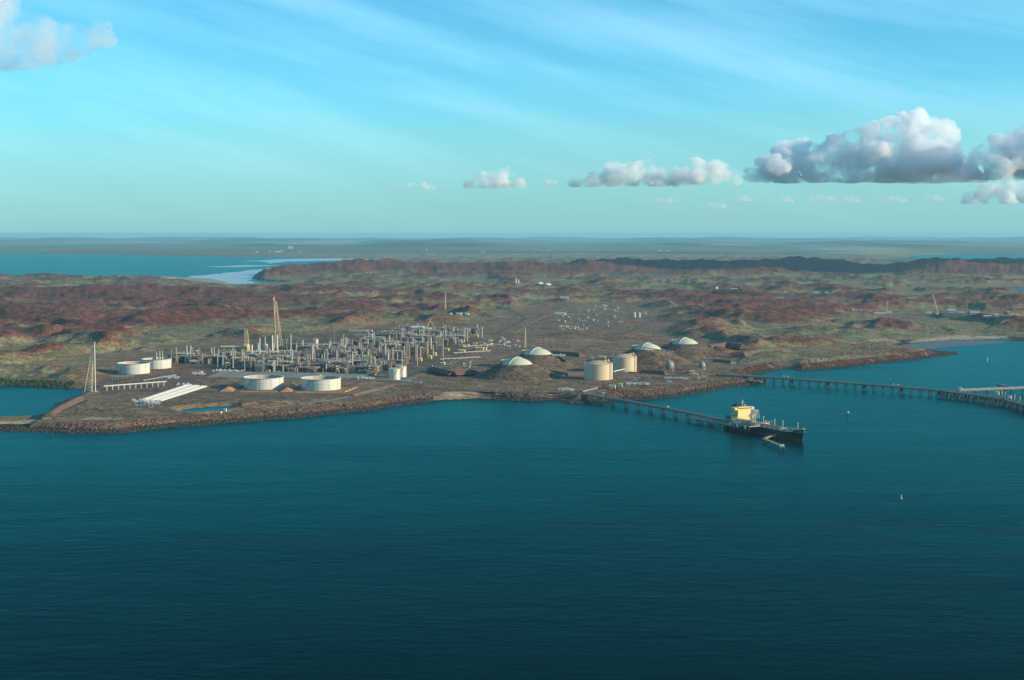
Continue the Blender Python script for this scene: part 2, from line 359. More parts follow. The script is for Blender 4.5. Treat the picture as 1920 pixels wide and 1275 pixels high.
def water_material():
    m = bpy.data.materials.new('sea_water'); m.use_nodes = True; nt = m.node_tree; nt.nodes.remove(nt.nodes['Principled BSDF']); dif = nt.nodes.new('ShaderNodeBsdfDiffuse'); glo = nt.nodes.new('ShaderNodeBsdfGlossy'); fre = nt.nodes.new('ShaderNodeFresnel'); mix = nt.nodes.new('ShaderNodeMixShader')
    fre.inputs['IOR'].default_value = 1.062; glo.inputs['Color'].default_value = (0.13, 0.86, 0.83, 1)
    cap = nt.nodes.new('ShaderNodeMath'); cap.operation = 'MINIMUM'; cap.inputs[1].default_value = 0.40; nt.links.new(fre.outputs[0], cap.inputs[0]); nt.links.new(cap.outputs[0], mix.inputs[0]); nt.links.new(dif.outputs[0], mix.inputs[1]); nt.links.new(glo.outputs[0], mix.inputs[2])
    nt.links.new(mix.outputs[0], nt.nodes['Material Output'].inputs['Surface'])
    t = nt.nodes.new('ShaderNodeNewGeometry')
    n0 = nt.nodes.new('ShaderNodeTexNoise'); n0.inputs['Scale'].default_value = 0.0035; n0.inputs['Detail'].default_value = 4
    mp_ = nt.nodes.new('ShaderNodeMapping'); mp_.inputs['Scale'].default_value = (0.35, 1, 1); mp_.inputs['Rotation'].default_value = (0, 0, R(8))
    nt.links.new(t.outputs['Position'], mp_.inputs[0]); nt.links.new(mp_.outputs[0], n0.inputs['Vector'])
    cr_ = nt.nodes.new('ShaderNodeValToRGB')
    cr_.color_ramp.elements[0].position = 0.3; cr_.color_ramp.elements[0].color = (0.0, 0.008, 0.0105, 1)
    cr_.color_ramp.elements[1].position = 0.75; cr_.color_ramp.elements[1].color = (0.0, 0.014, 0.016, 1)
    nt.links.new(n0.outputs[0], cr_.inputs[0]); nt.links.new(cr_.outputs[0], dif.inputs['Color'])
    n9 = nt.nodes.new('ShaderNodeTexNoise'); n9.inputs['Scale'].default_value = 0.006; n9.inputs['Detail'].default_value = 5; n9.inputs['Roughness'].default_value = 0.6
    mp9 = nt.nodes.new('ShaderNodeMapping'); mp9.inputs['Scale'].default_value = (0.22, 1, 1); mp9.inputs['Rotation'].default_value = (0, 0, R(-6))
    nt.links.new(t.outputs['Position'], mp9.inputs[0]); nt.links.new(mp9.outputs[0], n9.inputs['Vector'])
    rr = nt.nodes.new('ShaderNodeMapRange'); rr.inputs['From Min'].default_value = 0.35; rr.inputs['From Max'].default_value = 0.68; rr.inputs['To Min'].default_value = 0.12; rr.inputs['To Max'].default_value = 0.34
    nt.links.new(n9.outputs[0], rr.inputs['Value']); nt.links.new(rr.outputs[0], glo.inputs['Roughness'])
    prev = None
    for s, dist_, st in ((0.02, 2.0, 0.35), (0.09, 0.9, 0.55), (0.35, 0.35, 0.6)):
        mpp = nt.nodes.new('ShaderNodeMapping'); mpp.inputs['Scale'].default_value = (0.45, 1, 1); mpp.inputs['Rotation'].default_value = (0, 0, R(14))
        nt.links.new(t.outputs['Position'], mpp.inputs[0])
        n = nt.nodes.new('ShaderNodeTexNoise'); n.inputs['Scale'].default_value = s; n.inputs['Detail'].default_value = 3
        nt.links.new(mpp.outputs[0], n.inputs['Vector'])
        bp = nt.nodes.new('ShaderNodeBump'); bp.inputs['Strength'].default_value = st; bp.inputs['Distance'].default_value = dist_
        nt.links.new(n.outputs[0], bp.inputs['Height'])
        if prev: nt.links.new(prev.outputs[0], bp.inputs['Normal'])
        prev = bp
    for n_ in (dif, glo, fre): nt.links.new(prev.outputs[0], n_.inputs['Normal'])
    return m

def mesh_np(name, V, F, m, smooth=True):
    me = bpy.data.meshes.new(name)
    me.vertices.add(len(V)); me.vertices.foreach_set('co', np.asarray(V, np.float32).ravel())
    k = F.shape[1]
    me.loops.add(F.size); me.loops.foreach_set('vertex_index', F.astype(np.int32).ravel())
    me.polygons.add(len(F)); me.polygons.foreach_set('loop_start', np.arange(0, F.size, k, dtype=np.int32))
    me.polygons.foreach_set('use_smooth', np.full(len(F), smooth))
    me.materials.append(m); me.update(calc_edges=True)
    return me
def grid_faces(nr, nc):
    i = np.arange(nr*nc).reshape(nr, nc)
    return np.stack([i[:-1, :-1], i[:-1, 1:], i[1:, 1:], i[1:, :-1]], -1).reshape(-1, 4)

# ------------------------------------------------------------------ ground sheet, finest where it lies nearest
rows = np.concatenate([np.arange(824, 640, -0.5), np.arange(640, 480, -0.75), np.arange(480, 447.2, -0.45), np.array([447.0])])
cols = np.arange(-340, 2262, 2.6)
gx, gy = np.meshgrid(cols, rows)
GX, GY = gnd(gx, gy, 0.0)
hz, cc, rk = terrain(GX.ravel(), GY.ravel(), True)
V = np.stack([GX.ravel(), GY.ravel(), hz], -1)
me = mesh_np('ground', V, grid_faces(len(rows), len(cols)), ground_material())
at = me.color_attributes.new('cover', 'FLOAT_COLOR', 'POINT')
at.data.foreach_set('color', np.concatenate([cc, np.ones((len(cc), 1))], 1).astype(np.float32).ravel())
ground = bpy.data.objects.new('ground', me); COL.objects.link(ground); ground['kind'] = 'structure'

# ------------------------------------------------------------------ sea and ponds
def sheet(name, pts, z, m):
    me = bpy.data.meshes.new(name); me.from_pydata([(p[0], p[1], z) for p in pts], [], [list(range(len(pts)))]); me.materials.append(m)
    o = bpy.data.objects.new(name, me); COL.objects.link(o); o['kind'] = 'structure'; return o
WATER = water_material()
sheet('sea', [(-95000,-3000),(95000,-3000),(95000,95000),(-95000,95000)], 0.0, WATER)
sheet('pond_water', [(p[0], p[1]) for p in poly([(325,775),(350,762),(445,756),(450,764),(380,776)], 5)], 4.0, WATER)

M_wet = bpy.data.materials.new('wet_tidal_sand'); M_wet.use_nodes = True
_b = M_wet.node_tree.nodes['Principled BSDF']; _b.inputs['Base Color'].default_value = (0.34, 0.40, 0.40, 1); _b.inputs['Roughness'].default_value = 0.3
M_mud = bpy.data.materials.new('wet_mud'); M_mud.use_nodes = True
_b = M_mud.node_tree.nodes['Principled BSDF']; _b.inputs['Base Color'].default_value = (0.10, 0.088, 0.078, 1); _b.inputs['Roughness'].default_value = 0.5
def ragged(pts, z, amp):
    P = poly(pts, z); Q = []
    for a, b in zip(P, np.roll(P, -1, 0)):
        n = 14; Q += [a+(b-a)*k/n for k in range(n)]
    Q = np.array(Q); o = fbm(Q[:, 0], Q[:, 1], amp*4, 3, 301)*amp; o2 = fbm(Q[:, 0], Q[:, 1], amp*4, 3, 305)*amp*1.6
    return Q+np.stack([o, o2], -1)
sheet('tidal_flat_water', ragged([(312,525),(370,517),(430,511),(500,503),(590,495),(690,489.5),(690,493),(600,500),(510,510),(476,518),(480,526),(500,531),(430,536),(370,531)], 0, 110), 0.25, M_wet)
sheet('tidal_flat_water', ragged([(470,489.5),(560,485),(700,484),(720,486),(640,488.5),(540,490.5),(500,494)], 0, 200), 0.25, M_wet)
sheet('tidal_flat_water', ragged([(380,500),(470,497),(520,498),(450,501)], 0, 120), 0.22, M_wet)
sheet('mudflat_water', ragged([(1672,651),(1700,645),(1760,640),(1850,638),(1888,641),(1850,647),(1780,652),(1720,655)], 0, 22), 0.2, M_mud)
# ------------------------------------------------------------------ haze
def haze():
    m = bpy.data.materials.new('haze'); m.use_nodes = True; nt = m.node_tree; nt.nodes.clear()
    v = nt.nodes.new('ShaderNodeVolumePrincipled'); v.inputs['Density'].default_value = HAZE_D
    v.inputs['Color'].default_value = (0.37, 0.76, 0.93, 1); v.inputs['Anisotropy'].default_value = 0.15
    o_ = nt.nodes.new('ShaderNodeOutputMaterial'); nt.links.new(v.outputs[0], o_.inputs['Volume'])
    x0, x1, y0, y1, z0, z1 = -96000, 96000, -4000, 96000, -12, 318
    vv = [(x, y, z) for z in (z0, z1) for y in (y0, y1) for x in (x0, x1)]
    me = bpy.data.meshes.new('haze'); me.from_pydata(vv, [], [(0,2,3,1),(4,5,7,6),(0,1,5,4),(2,6,7,3),(0,4,6,2),(1,3,7,5)]); me.materials.append(m)
    o = bpy.data.objects.new('haze', me); COL.objects.link(o); o['kind'] = 'stuff'
HAZE_D = 1.85e-5
haze()

# ------------------------------------------------------------------ clouds
def cloud_material(name, dens, scale):
    m = bpy.data.materials.new(name); m.use_nodes = True; nt = m.node_tree; nt.nodes.clear()
    v = nt.nodes.new('ShaderNodeVolumePrincipled')
    v.inputs['Color'].default_value = (0.95, 0.98, 1, 1); v.inputs['Anisotropy'].default_value = 0.0
    t = nt.nodes.new('ShaderNodeTexCoord'); n = nt.nodes.new('ShaderNodeTexNoise'); n.inputs['Scale'].default_value = scale
    n.inputs['Detail'].default_value = 6; n.inputs['Roughness'].default_value = 0.62
    nt.links.new(t.outputs['Object'], n.inputs['Vector'])
    r = nt.nodes.new('ShaderNodeMapRange'); r.inputs['From Min'].default_value = 0.40; r.inputs['From Max'].default_value = 0.64; r.inputs['To Max'].default_value = dens
    nt.links.new(n.outputs[0], r.inputs['Value']); nt.links.new(r.outputs[0], v.inputs['Density'])
    o_ = nt.nodes.new('ShaderNodeOutputMaterial'); nt.links.new(v.outputs[0], o_.inputs['Volume'])
    return m
import bmesh
def cloud(label, x, y, base_z, blobs, seed, dens, group=None, depth=0.7, vox=22):
    """blobs: (px offset from x, px height above the base row y, radius px); built at its real distance as a heap of billows with a flat base"""
    dx, dy, dz = ray(x, y); t = (base_z-CAM_H)/float(dz)
    X0, Y0 = float(dx)*t, float(dy)*t; k = t/FPX
    rng = random.Random(seed)
    bm = bmesh.new()
    def ball(px, pz, pr, oy):
        mtx = Matrix.Translation((px*k, oy*k, pz*k)) @ Matrix.Diagonal((pr*k*rng.uniform(0.9, 1.35), pr*k*1.1, pr*k*rng.uniform(0.75, 1.0), 1))
        bmesh.ops.create_icosphere(bm, subdivisions=2, radius=1, matrix=mtx)
    rm = max(b_[2] for b_ in blobs)
    for bx, bz, br in blobs:
        oy = rng.uniform(-0.5, 0.5)*depth*br
        ball(bx, bz, br*0.85, oy)
        for j in range(int(8+14*br/rm)):
            a, e = rng.uniform(0, 2*math.pi), rng.uniform(-0.6, 1.3)
            r2 = br*rng.uniform(0.2, 0.6)
            ball(bx+math.cos(a)*math.cos(e)*br*1.0, bz+math.sin(e)*br*0.8, r2, oy+math.sin(a)*math.cos(e)*br*0.85)
    me = bpy.data.meshes.new('cloud'); bm.to_mesh(me); bm.free()
    tmp = bpy.data.objects.new('cloud_tmp', me); COL.objects.link(tmp)
    mod = tmp.modifiers.new('r', 'REMESH'); mod.mode = 'VOXEL'; mod.voxel_size = vox*k/10*max(rm/40, 0.35)
    dg = bpy.context.evaluated_depsgraph_get(); ev = tmp.evaluated_get(dg)
    m2 = bpy.data.meshes.new_from_object(ev); bpy.data.objects.remove(tmp)
    n = len(m2.vertices); co = np.empty(n*3, np.float32); m2.vertices.foreach_get('co', co); co = co.reshape(-1, 3).astype(float)
    no = np.empty(n*3, np.float32); m2.vertices.foreach_get('normal', no); no = no.reshape(-1, 3)
    s = k*rm*0.25
    disp = 0; amp = 1.0; fr = 1/(3.0*s)
    for o_ in range(4):
        p = perlin3(co[:, 0]*fr+seed*9.7, co[:, 1]*fr, co[:, 2]*fr, seed+o_*7)
        disp = disp + amp*(np.abs(p)*1.6-0.35 if o_ else p); amp *= 0.55; fr *= 2.1
    co = co + no*(disp*0.95*s)[:, None]
    lo = co[:, 2] < 0
    co[:, 2] = np.where(lo, co[:, 2]*0.05 + fbm(co[:, 0]+seed*777, co[:, 1], 6*s, 3, seed+5)*0.35*s, co[:, 2])
    m2.vertices.foreach_set('co', co.astype(np.float32).ravel()); m2.update()
    m2.materials.clear(); m2.materials.append(cloud_material('cloud_vapour', dens/k, 1/(4.5*s)))
    o = bpy.data.objects.new('cloud', m2); COL.objects.link(o); o.location = (X0, Y0, base_z)
    o['label'] = label; o['category'] = 'cloud'
    if group: o['group'] = group
    return o
CZ = 1050.0
cloud('tall heaped cumulus cloud with a bright top, the biggest in the sky', 1600, 342, CZ,
      [(-150,22,30),(-105,42,42),(-55,35,36),(-20,52,40),(20,58,44),(60,78,42),(128,88,46),(100,45,52),(160,35,40),(-185,8,16),(-130,12,26),(-60,14,30),(0,14,34),(60,16,36),(120,18,40),(180,14,32),(212,10,24)], 3, 0.10)
cloud('dark grey cumulus cloud cut by the edge of the frame', 1915, 338, CZ, [(-95,14,24),(-70,24,34),(-30,36,40),(10,50,46),(60,60,60),(130,45,50)], 4, 0.10)
cloud('long flat cumulus with two white puffs left of the biggest cloud', 1215, 350, CZ,
      [(-140,4,14),(-105,9,18),(-60,18,24),(-25,22,26),(15,14,22),(55,16,22),(90,22,26),(130,22,24),(155,16,16)], 5, 0.085)
cloud('small grey cloud with one white puff, alone over the red hills', 928, 353, CZ, [(-45,5,12),(-15,10,18),(12,14,20),(45,6,11)], 6, 0.085)
cloud('thin dark sliver of cloud, leftmost along the cloud line', 778, 356, CZ, [(-28,3,6),(-8,5,8),(18,6,9),(32,3,6)], 7, 0.10)
cloud('tiny scrap of cloud just left of the long flat cumulus', 1026, 346, CZ, [(0,4,7),(12,3,5)], 8, 0.12)
cloud('pale two-tiered cloud low at the edge of the frame under the dark cumulus', 1880, 382, CZ, [(-65,6,12),(-35,18,22),(0,20,26),(45,18,24),(80,10,16)], 9, 0.09)
for i, (x, y, w) in enumerate([(1240,382,36),(1340,392,30),(1393,378,18),(1472,380,16),(1540,378,34),(1592,381,24),(1678,380,26),(1750,377,24)]):
    cloud(['low grey wisp of cloud below the long flat cumulus', 'flat wisp of cloud, lowest of the small clouds', 'little puff of cloud above the lowest wisp', 'tiny puff of cloud under the biggest cumulus',
           'broken wisp of cloud under the middle of the biggest cumulus', 'round puff of cloud beside the broken wisp', 'faint torn wisp of cloud under the bright cloud top',
           'ragged blue grey wisp of cloud beneath the gap between two big clouds'][i],
          x, y, CZ, [(-w*0.8,2,4),(-w*0.4,4,7),(0,5,8),(w*0.4,5,7),(w*0.8,2,4)], 20+i, 0.06, 'small low clouds', 0.7, 30)
cloud('faint sunlit cloud heads just above the horizon', 1790, 432, 2400, [(-60,4,10),(-25,10,14),(10,16,15),(45,6,10),(70,3,8)], 30, 0.04)
cloud('ragged soft cloud high in the corner of the sky', 60, 132, 1500,
      [(-90,60,62),(-40,30,46),(20,36,40),(60,44,34),(110,62,30),(-70,100,50),(135,60,22),(-10,70,40)], 12, 0.022, None, 0.5)
# added cumulus, unseen off to the right, placed to shade the far ridge
_r = gnd(1790, 511, 0); _k = (1050-60)/math.tan(SUN_EL)
_X, _Y = float(_r[0])+math.sin(SUN_AZ)*_k, float(_r[1])-math.cos(SUN_AZ)*_k
_px, _py = project(_X, _Y, 1050.0)
cloud('added long cumulus cloud beyond the frame edge, shading the far ridge', float(_px), float(_py), CZ,
      [(-360,40,90),(-240,50,100),(-120,70,110),(0,80,120),(120,70,110),(260,60,100),(380,40,80),(-300,40,110),(-60,50,120),(180,50,110),(330,40,90)], 41, 0.30, None, 4.5)
# ------------------------------------------------------------------ fast height look-up on the finished ground sheet
_HZ = hz.reshape(len(rows), len(cols)); _RI = np.arange(len(rows))
def hgt(X, Y):
    X = np.atleast_1d(np.asarray(X, float)); Y = np.atleast_1d(np.asarray(Y, float))
    px, py = project(X, Y, 0.0)
    ci = np.clip((px-cols[0])/2.6, 0, len(cols)-1.001); ri = np.clip(np.interp(-py, -rows, _RI), 0, len(rows)-1.001)
    c0, r0 = ci.astype(int), ri.astype(int); fc, fr = ci-c0, ri-r0
    return (_HZ[r0, c0]*(1-fc)+_HZ[r0, c0+1]*fc)*(1-fr) + (_HZ[r0+1, c0]*(1-fc)+_HZ[r0+1, c0+1]*fc)*fr
def tz(X, Y): return float(hgt(X, Y)[0])
def G(x, y, z0=9.0):
    """where the view through photo pixel x, y first meets the ground"""
    dx, dy, dz = [float(a) for a in ray(x, y)]
    t0 = (max(z0, 120)-CAM_H)/dz; t1 = -CAM_H/dz*1.02
    ts = np.linspace(t0, t1, 700); zz = CAM_H+dz*ts; hh = np.maximum(hgt(dx*ts, dy*ts), 0)
    i = int(np.argmax(zz <= hh)); t = ts[i]
    return dx*t, dy*t, float(hh[i])

# ------------------------------------------------------------------ mesh kit
class MB:
    def __init__(s): s.v = []; s.f = []
    def add(s, vs_, fs_):
        o = len(s.v); s.v += [tuple(p) for p in vs_]; s.f += [tuple(i+o for i in f) for f in fs_]; return s
    def box(s, cx, cy, z0, sx, sy, sz, rz=0.0):
        c, n = math.cos(rz), math.sin(rz); p = []
        for z in (z0, z0+sz):
            for a, b in ((-1,-1),(1,-1),(1,1),(-1,1)):
                x, y = a*sx/2, b*sy/2; p.append((cx+x*c-y*n, cy+x*n+y*c, z))
        return s.add(p, [(3,2,1,0),(4,5,6,7),(0,1,5,4),(1,2,6,5),(2,3,7,6),(3,0,4,7)])
    def gable(s, cx, cy, z0, sx, sy, rise, rz=0.0, over=0.4):
        c, n = math.cos(rz), math.sin(rz); a, b = sx/2+over, sy/2+over
        P = [(-a,-b,0),(a,-b,0),(a,b,0),(-a,b,0),(-a,0,rise),(a,0,rise)]
        return s.add([(cx+x*c-y*n, cy+x*n+y*c, z0+z) for x, y, z in P], [(3,2,1,0),(0,1,5,4),(2,3,4,5),(1,2,5),(3,0,4)])
    def cyl(s, cx, cy, z0, r, h, n=12, r2=None, cap=True):
        r2 = r if r2 is None else r2; p = []
        for z, q in ((z0, r), (z0+h, r2)):
            p += [(cx+q*math.cos(2*math.pi*i/n), cy+q*math.sin(2*math.pi*i/n), z) for i in range(n)]
        f = [(i, (i+1) % n, n+(i+1) % n, n+i) for i in range(n)]
        if cap: f += [tuple(range(n-1, -1, -1)), tuple(range(n, 2*n))]
        return s.add(p, f)
    def dome(s, cx, cy, z0, r, rise, n=32, m=6):
        R_ = (r*r+rise*rise)/(2*rise); p = []; a1 = math.asin(min(1, r/R_)) if rise <= r else math.pi/2
        for j in range(m):
            a = a1*(1-j/m); q, z = R_*math.sin(a), R_*math.cos(a)-(R_-rise)
            p += [(cx+q*math.cos(2*math.pi*i/n), cy+q*math.sin(2*math.pi*i/n), z0+z) for i in range(n)]
        f = [(j*n+i, j*n+(i+1) % n, (j+1)*n+(i+1) % n, (j+1)*n+i) for j in range(m-1) for i in range(n)]
        p.append((cx, cy, z0+rise)); f += [((m-1)*n+i, (m-1)*n+(i+1) % n, m*n) for i in range(n)]
        return s.add(p, f)
    def ball(s, cx, cy, cz, r, n=16, m=10, sz=1.0):
        p = [(cx, cy, cz-r*sz)]
        for j in range(1, m):
            a = -math.pi/2+math.pi*j/m
            p += [(cx+r*math.cos(a)*math.cos(2*math.pi*i/n), cy+r*math.cos(a)*math.sin(2*math.pi*i/n), cz+r*sz*math.sin(a)) for i in range(n)]
        p.append((cx, cy, cz+r*sz)); L = len(p)-1
        f = [(0, 1+(i+1) % n, 1+i) for i in range(n)]
        f += [(1+j*n+i, 1+j*n+(i+1) % n, 1+(j+1)*n+(i+1) % n, 1+(j+1)*n+i) for j in range(m-2) for i in range(n)]
        f += [(1+(m-2)*n+i, 1+(m-2)*n+(i+1) % n, L) for i in range(n)]
        return s.add(p, f)
    def tube(s, a, b, r, n=4, r2=None):
        a, b = Vector(a), Vector(b); d = (b-a).normalized(); u = d.orthogonal().normalized()
        if abs(d.z) < 0.9: u = d.cross(Vector((0, 0, 1))).normalized()
        w = d.cross(u); r2 = r if r2 is None else r2; p = []
        for c, q in ((a, r), (b, r2)):
            p += [c+(u*math.cos(2*math.pi*(i+0.5)/n)+w*math.sin(2*math.pi*(i+0.5)/n))*q for i in range(n)]
        return s.add(p, [(i, (i+1) % n, n+(i+1) % n, n+i) for i in range(n)]+[tuple(range(n-1, -1, -1)), tuple(range(n, 2*n))])
    def build(s, name, m, parent=None, smooth=False, kind=None):
        me_ = bpy.data.meshes.new(name); me_.from_pydata(s.v, [], s.f); me_.materials.append(m)
        if smooth:
            me_.polygons.foreach_set('use_smooth', [True]*len(me_.polygons)); me_.set_sharp_from_angle(angle=R(35))
        me_.update(); o = bpy.data.objects.new(name, me_); COL.objects.link(o); o.parent = parent
        if kind: o['kind'] = kind
        return o
def tag(o, label, cat, group=None):
    o['label'] = label; o['category'] = cat
    if group: o['group'] = group
    return o
def thing(name, label, cat, loc, rz=0.0, group=None):
    o = bpy.data.objects.new(name, None); COL.objects.link(o); o.location = loc; o.rotation_euler = (0, 0, rz)
    o['kind'] = 'thing'
    return tag(o, label, cat, group)
def dup(src, loc, rz, label, group=None, scale=(1, 1, 1)):
    r = src.copy(); COL.objects.link(r); r.location = loc; r.rotation_euler = (0, 0, rz); r.scale = scale; r['label'] = label
    if group: r['group'] = group
    elif 'group' in r: del r['group']
    for ch in src.children:
        c = ch.copy(); COL.objects.link(c); c.parent = r
        for g in ch.children:
            d = g.copy(); COL.objects.link(d); d.parent = c
    return r
class Stamp:
    """the first call moves the prototype itself, later ones copy it"""
    def __init__(s, proto): s.p = proto; s.used = False
    def __call__(s, loc, rz, label, group=None, scale=(1, 1, 1)):
        if not s.used:
            s.used = True; s.p.location = loc; s.p.rotation_euler = (0, 0, rz); s.p.scale = scale; s.p['label'] = label
            if group: s.p['group'] = group
            return s.p
        return dup(s.p, loc, rz, label, group, scale)

M_white = mat('white_paint', (0.62, 0.62, 0.56), 0.45, 0, 0.10, 0.08, streak=1)
M_tank = mat('tank_white_paint', (0.53, 0.53, 0.47), 0.5, 0, 0.13, 0.05, streak=1)
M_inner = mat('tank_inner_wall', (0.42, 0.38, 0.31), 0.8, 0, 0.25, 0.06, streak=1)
M_roof = mat('floating_roof_steel', (0.30, 0.28, 0.25), 0.7, 0, 0.25, 0.08)
M_cream = mat('cream_paint', (0.57, 0.48, 0.32), 0.55, 0, 0.08, 0.05, streak=1)
M_creamroof = mat('cream_roof', (0.52, 0.37, 0.24), 0.7, 0, 0.12, 0.06)
M_dome = mat('pale_green_concrete_dome', (0.50, 0.52, 0.385), 0.7, 0, 0.06, 0.04)
M_steel = mat('dark_steelwork', (0.10, 0.115, 0.12), 0.6, 0.2, 0.25, 0.2)
M_steelblue = mat('blue_grey_steelwork', (0.20, 0.225, 0.225), 0.6, 0.1, 0.3, 0.15)
M_galv = mat('galvanised_steel', (0.38, 0.355, 0.31), 0.5, 0.4, 0.2, 0.2)
M_silver = mat('aluminium_cladding', (0.62, 0.57, 0.48), 0.42, 0.4, 0.10, 0.1, streak=1)
M_brown = mat('brown_primer', (0.31, 0.205, 0.135), 0.7, 0, 0.25, 0.2)
M_tan = mat('tan_paint', (0.52, 0.41, 0.27), 0.6, 0, 0.15, 0.1)
M_yellow = mat('yellow_cladding', (0.62, 0.46, 0.17), 0.6, 0, 0.12, 0.1, streak=1)
M_yroof = mat('yellow_roof_sheet', (0.60, 0.50, 0.27), 0.6, 0, 0.12, 0.1)
M_concrete = mat('concrete', (0.36, 0.33, 0.28), 0.85, 0, 0.18, 0.15)
M_orange = mat('orange_fill_soil', (0.43, 0.20, 0.095), 0.95, 0, 0.15, 0.12)
M_asphalt = mat('worn_asphalt', (0.075, 0.072, 0.070), 0.85, 0, 0.2, 0.1)
M_dirtroad = mat('graded_dirt', (0.25, 0.185, 0.125), 0.95, 0, 0.2, 0.06)
M_red = mat('red_paint', (0.55, 0.05, 0.035), 0.5, 0, 0.08, 0.3)
M_hull = mat('black_hull_paint', (0.018, 0.021, 0.026), 0.45, 0, 0.3, 0.08, streak=1)
M_boot = mat('red_antifouling', (0.13, 0.026, 0.020), 0.6, 0, 0.25, 0.1)
M_deck = mat('blue_grey_deck_paint', (0.10, 0.13, 0.15), 0.6, 0, 0.25, 0.1)
M_ship = mat('pale_yellow_superstructure', (0.72, 0.56, 0.22), 0.5, 0, 0.05, 0.1, streak=1)
M_shipcream = mat('cream_deck_fittings', (0.60, 0.52, 0.33), 0.5, 0, 0.1, 0.2)
M_glass = mat('dark_window_glass', (0.02, 0.025, 0.03), 0.1, 0, 0.1, 0.5, spec=0.6)
M_pile = mat('tarred_pile', (0.035, 0.04, 0.042), 0.6, 0, 0.3, 0.3)
M_black = mat('black_rubber', (0.02, 0.02, 0.02), 0.8)
M_cyan = mat('pale_blue_roof_sheet', (0.52, 0.62, 0.60), 0.45, 0, 0.08, 0.1)
PLANT_RZ = R(-10)

# ------------------------------------------------------------------ roads and tracks
def road(name, pts, w, m, lift=0.45):
    P = [G(x, y)[:2] for x, y in pts]; Q = []
    for (ax, ay), (bx, by) in zip(P[:-1], P[1:]):
        n = max(2, int(math.hypot(bx-ax, by-ay)/14))
        Q += [(ax+(bx-ax)*i/n, ay+(by-ay)*i/n) for i in range(n)]
    Q.append(P[-1]); Q = np.array(Q)
    for _ in range(6): Q[1:-1] = 0.25*Q[:-2]+0.5*Q[1:-1]+0.25*Q[2:]
    T = np.gradient(Q, axis=0); T /= np.linalg.norm(T, axis=1)[:, None]+1e-9; Nn = np.stack([-T[:, 1], T[:, 0]], -1)
    L, Rr = Q+Nn*w/2, Q-Nn*w/2
    zl = np.maximum(np.maximum(hgt(L[:, 0], L[:, 1]), hgt(Q[:, 0], Q[:, 1])), hgt(Rr[:, 0], Rr[:, 1]))+lift
    v = [(*a, z) for a, z in zip(L, zl)]+[(*a, z) for a, z in zip(Rr, zl)]; n = len(L)
    mb = MB().add(v, [(i, n+i, n+i+1, i+1) for i in range(n-1)])
    o = mb.build(name, m); o['kind'] = 'structure'; return o
road('road', [(744,713),(775,701),(815,684),(860,667),(905,650),(940,636),(965,626)], 15, M_asphalt)
road('road', [(700,722),(790,727),(880,733),(960,738),(1060,737),(1130,727),(1200,714),(1270,703),(1340,698)], 8, M_asphalt)
road('road', [(860,688),(905,684),(935,676),(955,668),(985,662),(1080,661),(1150,663),(1230,668)], 7, M_asphalt)
road('road', [(925,627),(955,613),(978,603),(984,595),(972,588),(952,580),(930,573)], 13, M_asphalt)
road('dirt_road', [(757,717),(800,698),(850,679),(905,660),(940,650)], 5, M_dirtroad)
road('dirt_road', [(862,737),(930,741),(1010,742),(1080,740)], 4, M_concrete)
road('dirt_road', [(1000,716),(1050,718),(1100,722)], 5, M_dirtroad)
road('dirt_road', [(1052,705),(1075,708),(1096,708)], 7, M_dirtroad)
road('dirt_road', [(195,742),(260,738),(330,742),(400,748),(470,748)], 6, M_dirtroad)
road('dirt_road', [(140,780),(230,776),(320,778)], 5, M_dirtroad)
road('dirt_road', [(1180,716),(1240,716),(1300,713)], 5, M_dirtroad)
road('dirt_road', [(1220,662),(1300,655),(1340,650),(1400,648)], 6, M_dirtroad)
road('dirt_road', [(820,722),(870,726),(905,722)], 4, M_dirtroad)
road('dirt_road', [(965,626),(1000,604),(1040,586),(1060,578)], 7, M_dirtroad)
road('dirt_road', [(500,765),(540,760),(600,754),(640,748),(680,738),(720,726)], 7, M_concrete)
road('dirt_road', [(1340,668),(1400,664),(1460,660),(1530,651),(1600,645)], 9, M_dirtroad)
road('dirt_road', [(690,612),(760,606),(850,600),(930,598)], 7, M_dirtroad)
road('dirt_road', [(100,588),(230,580),(340,571),(430,574),(520,586)], 9, M_dirtroad)
road('dirt_road', [(1800,620),(1860,621),(1920,620),(2000,622)], 8, M_dirtroad)
road('dirt_road', [(1100,551),(1190,556),(1260,568),(1330,578)], 9, M_dirtroad)

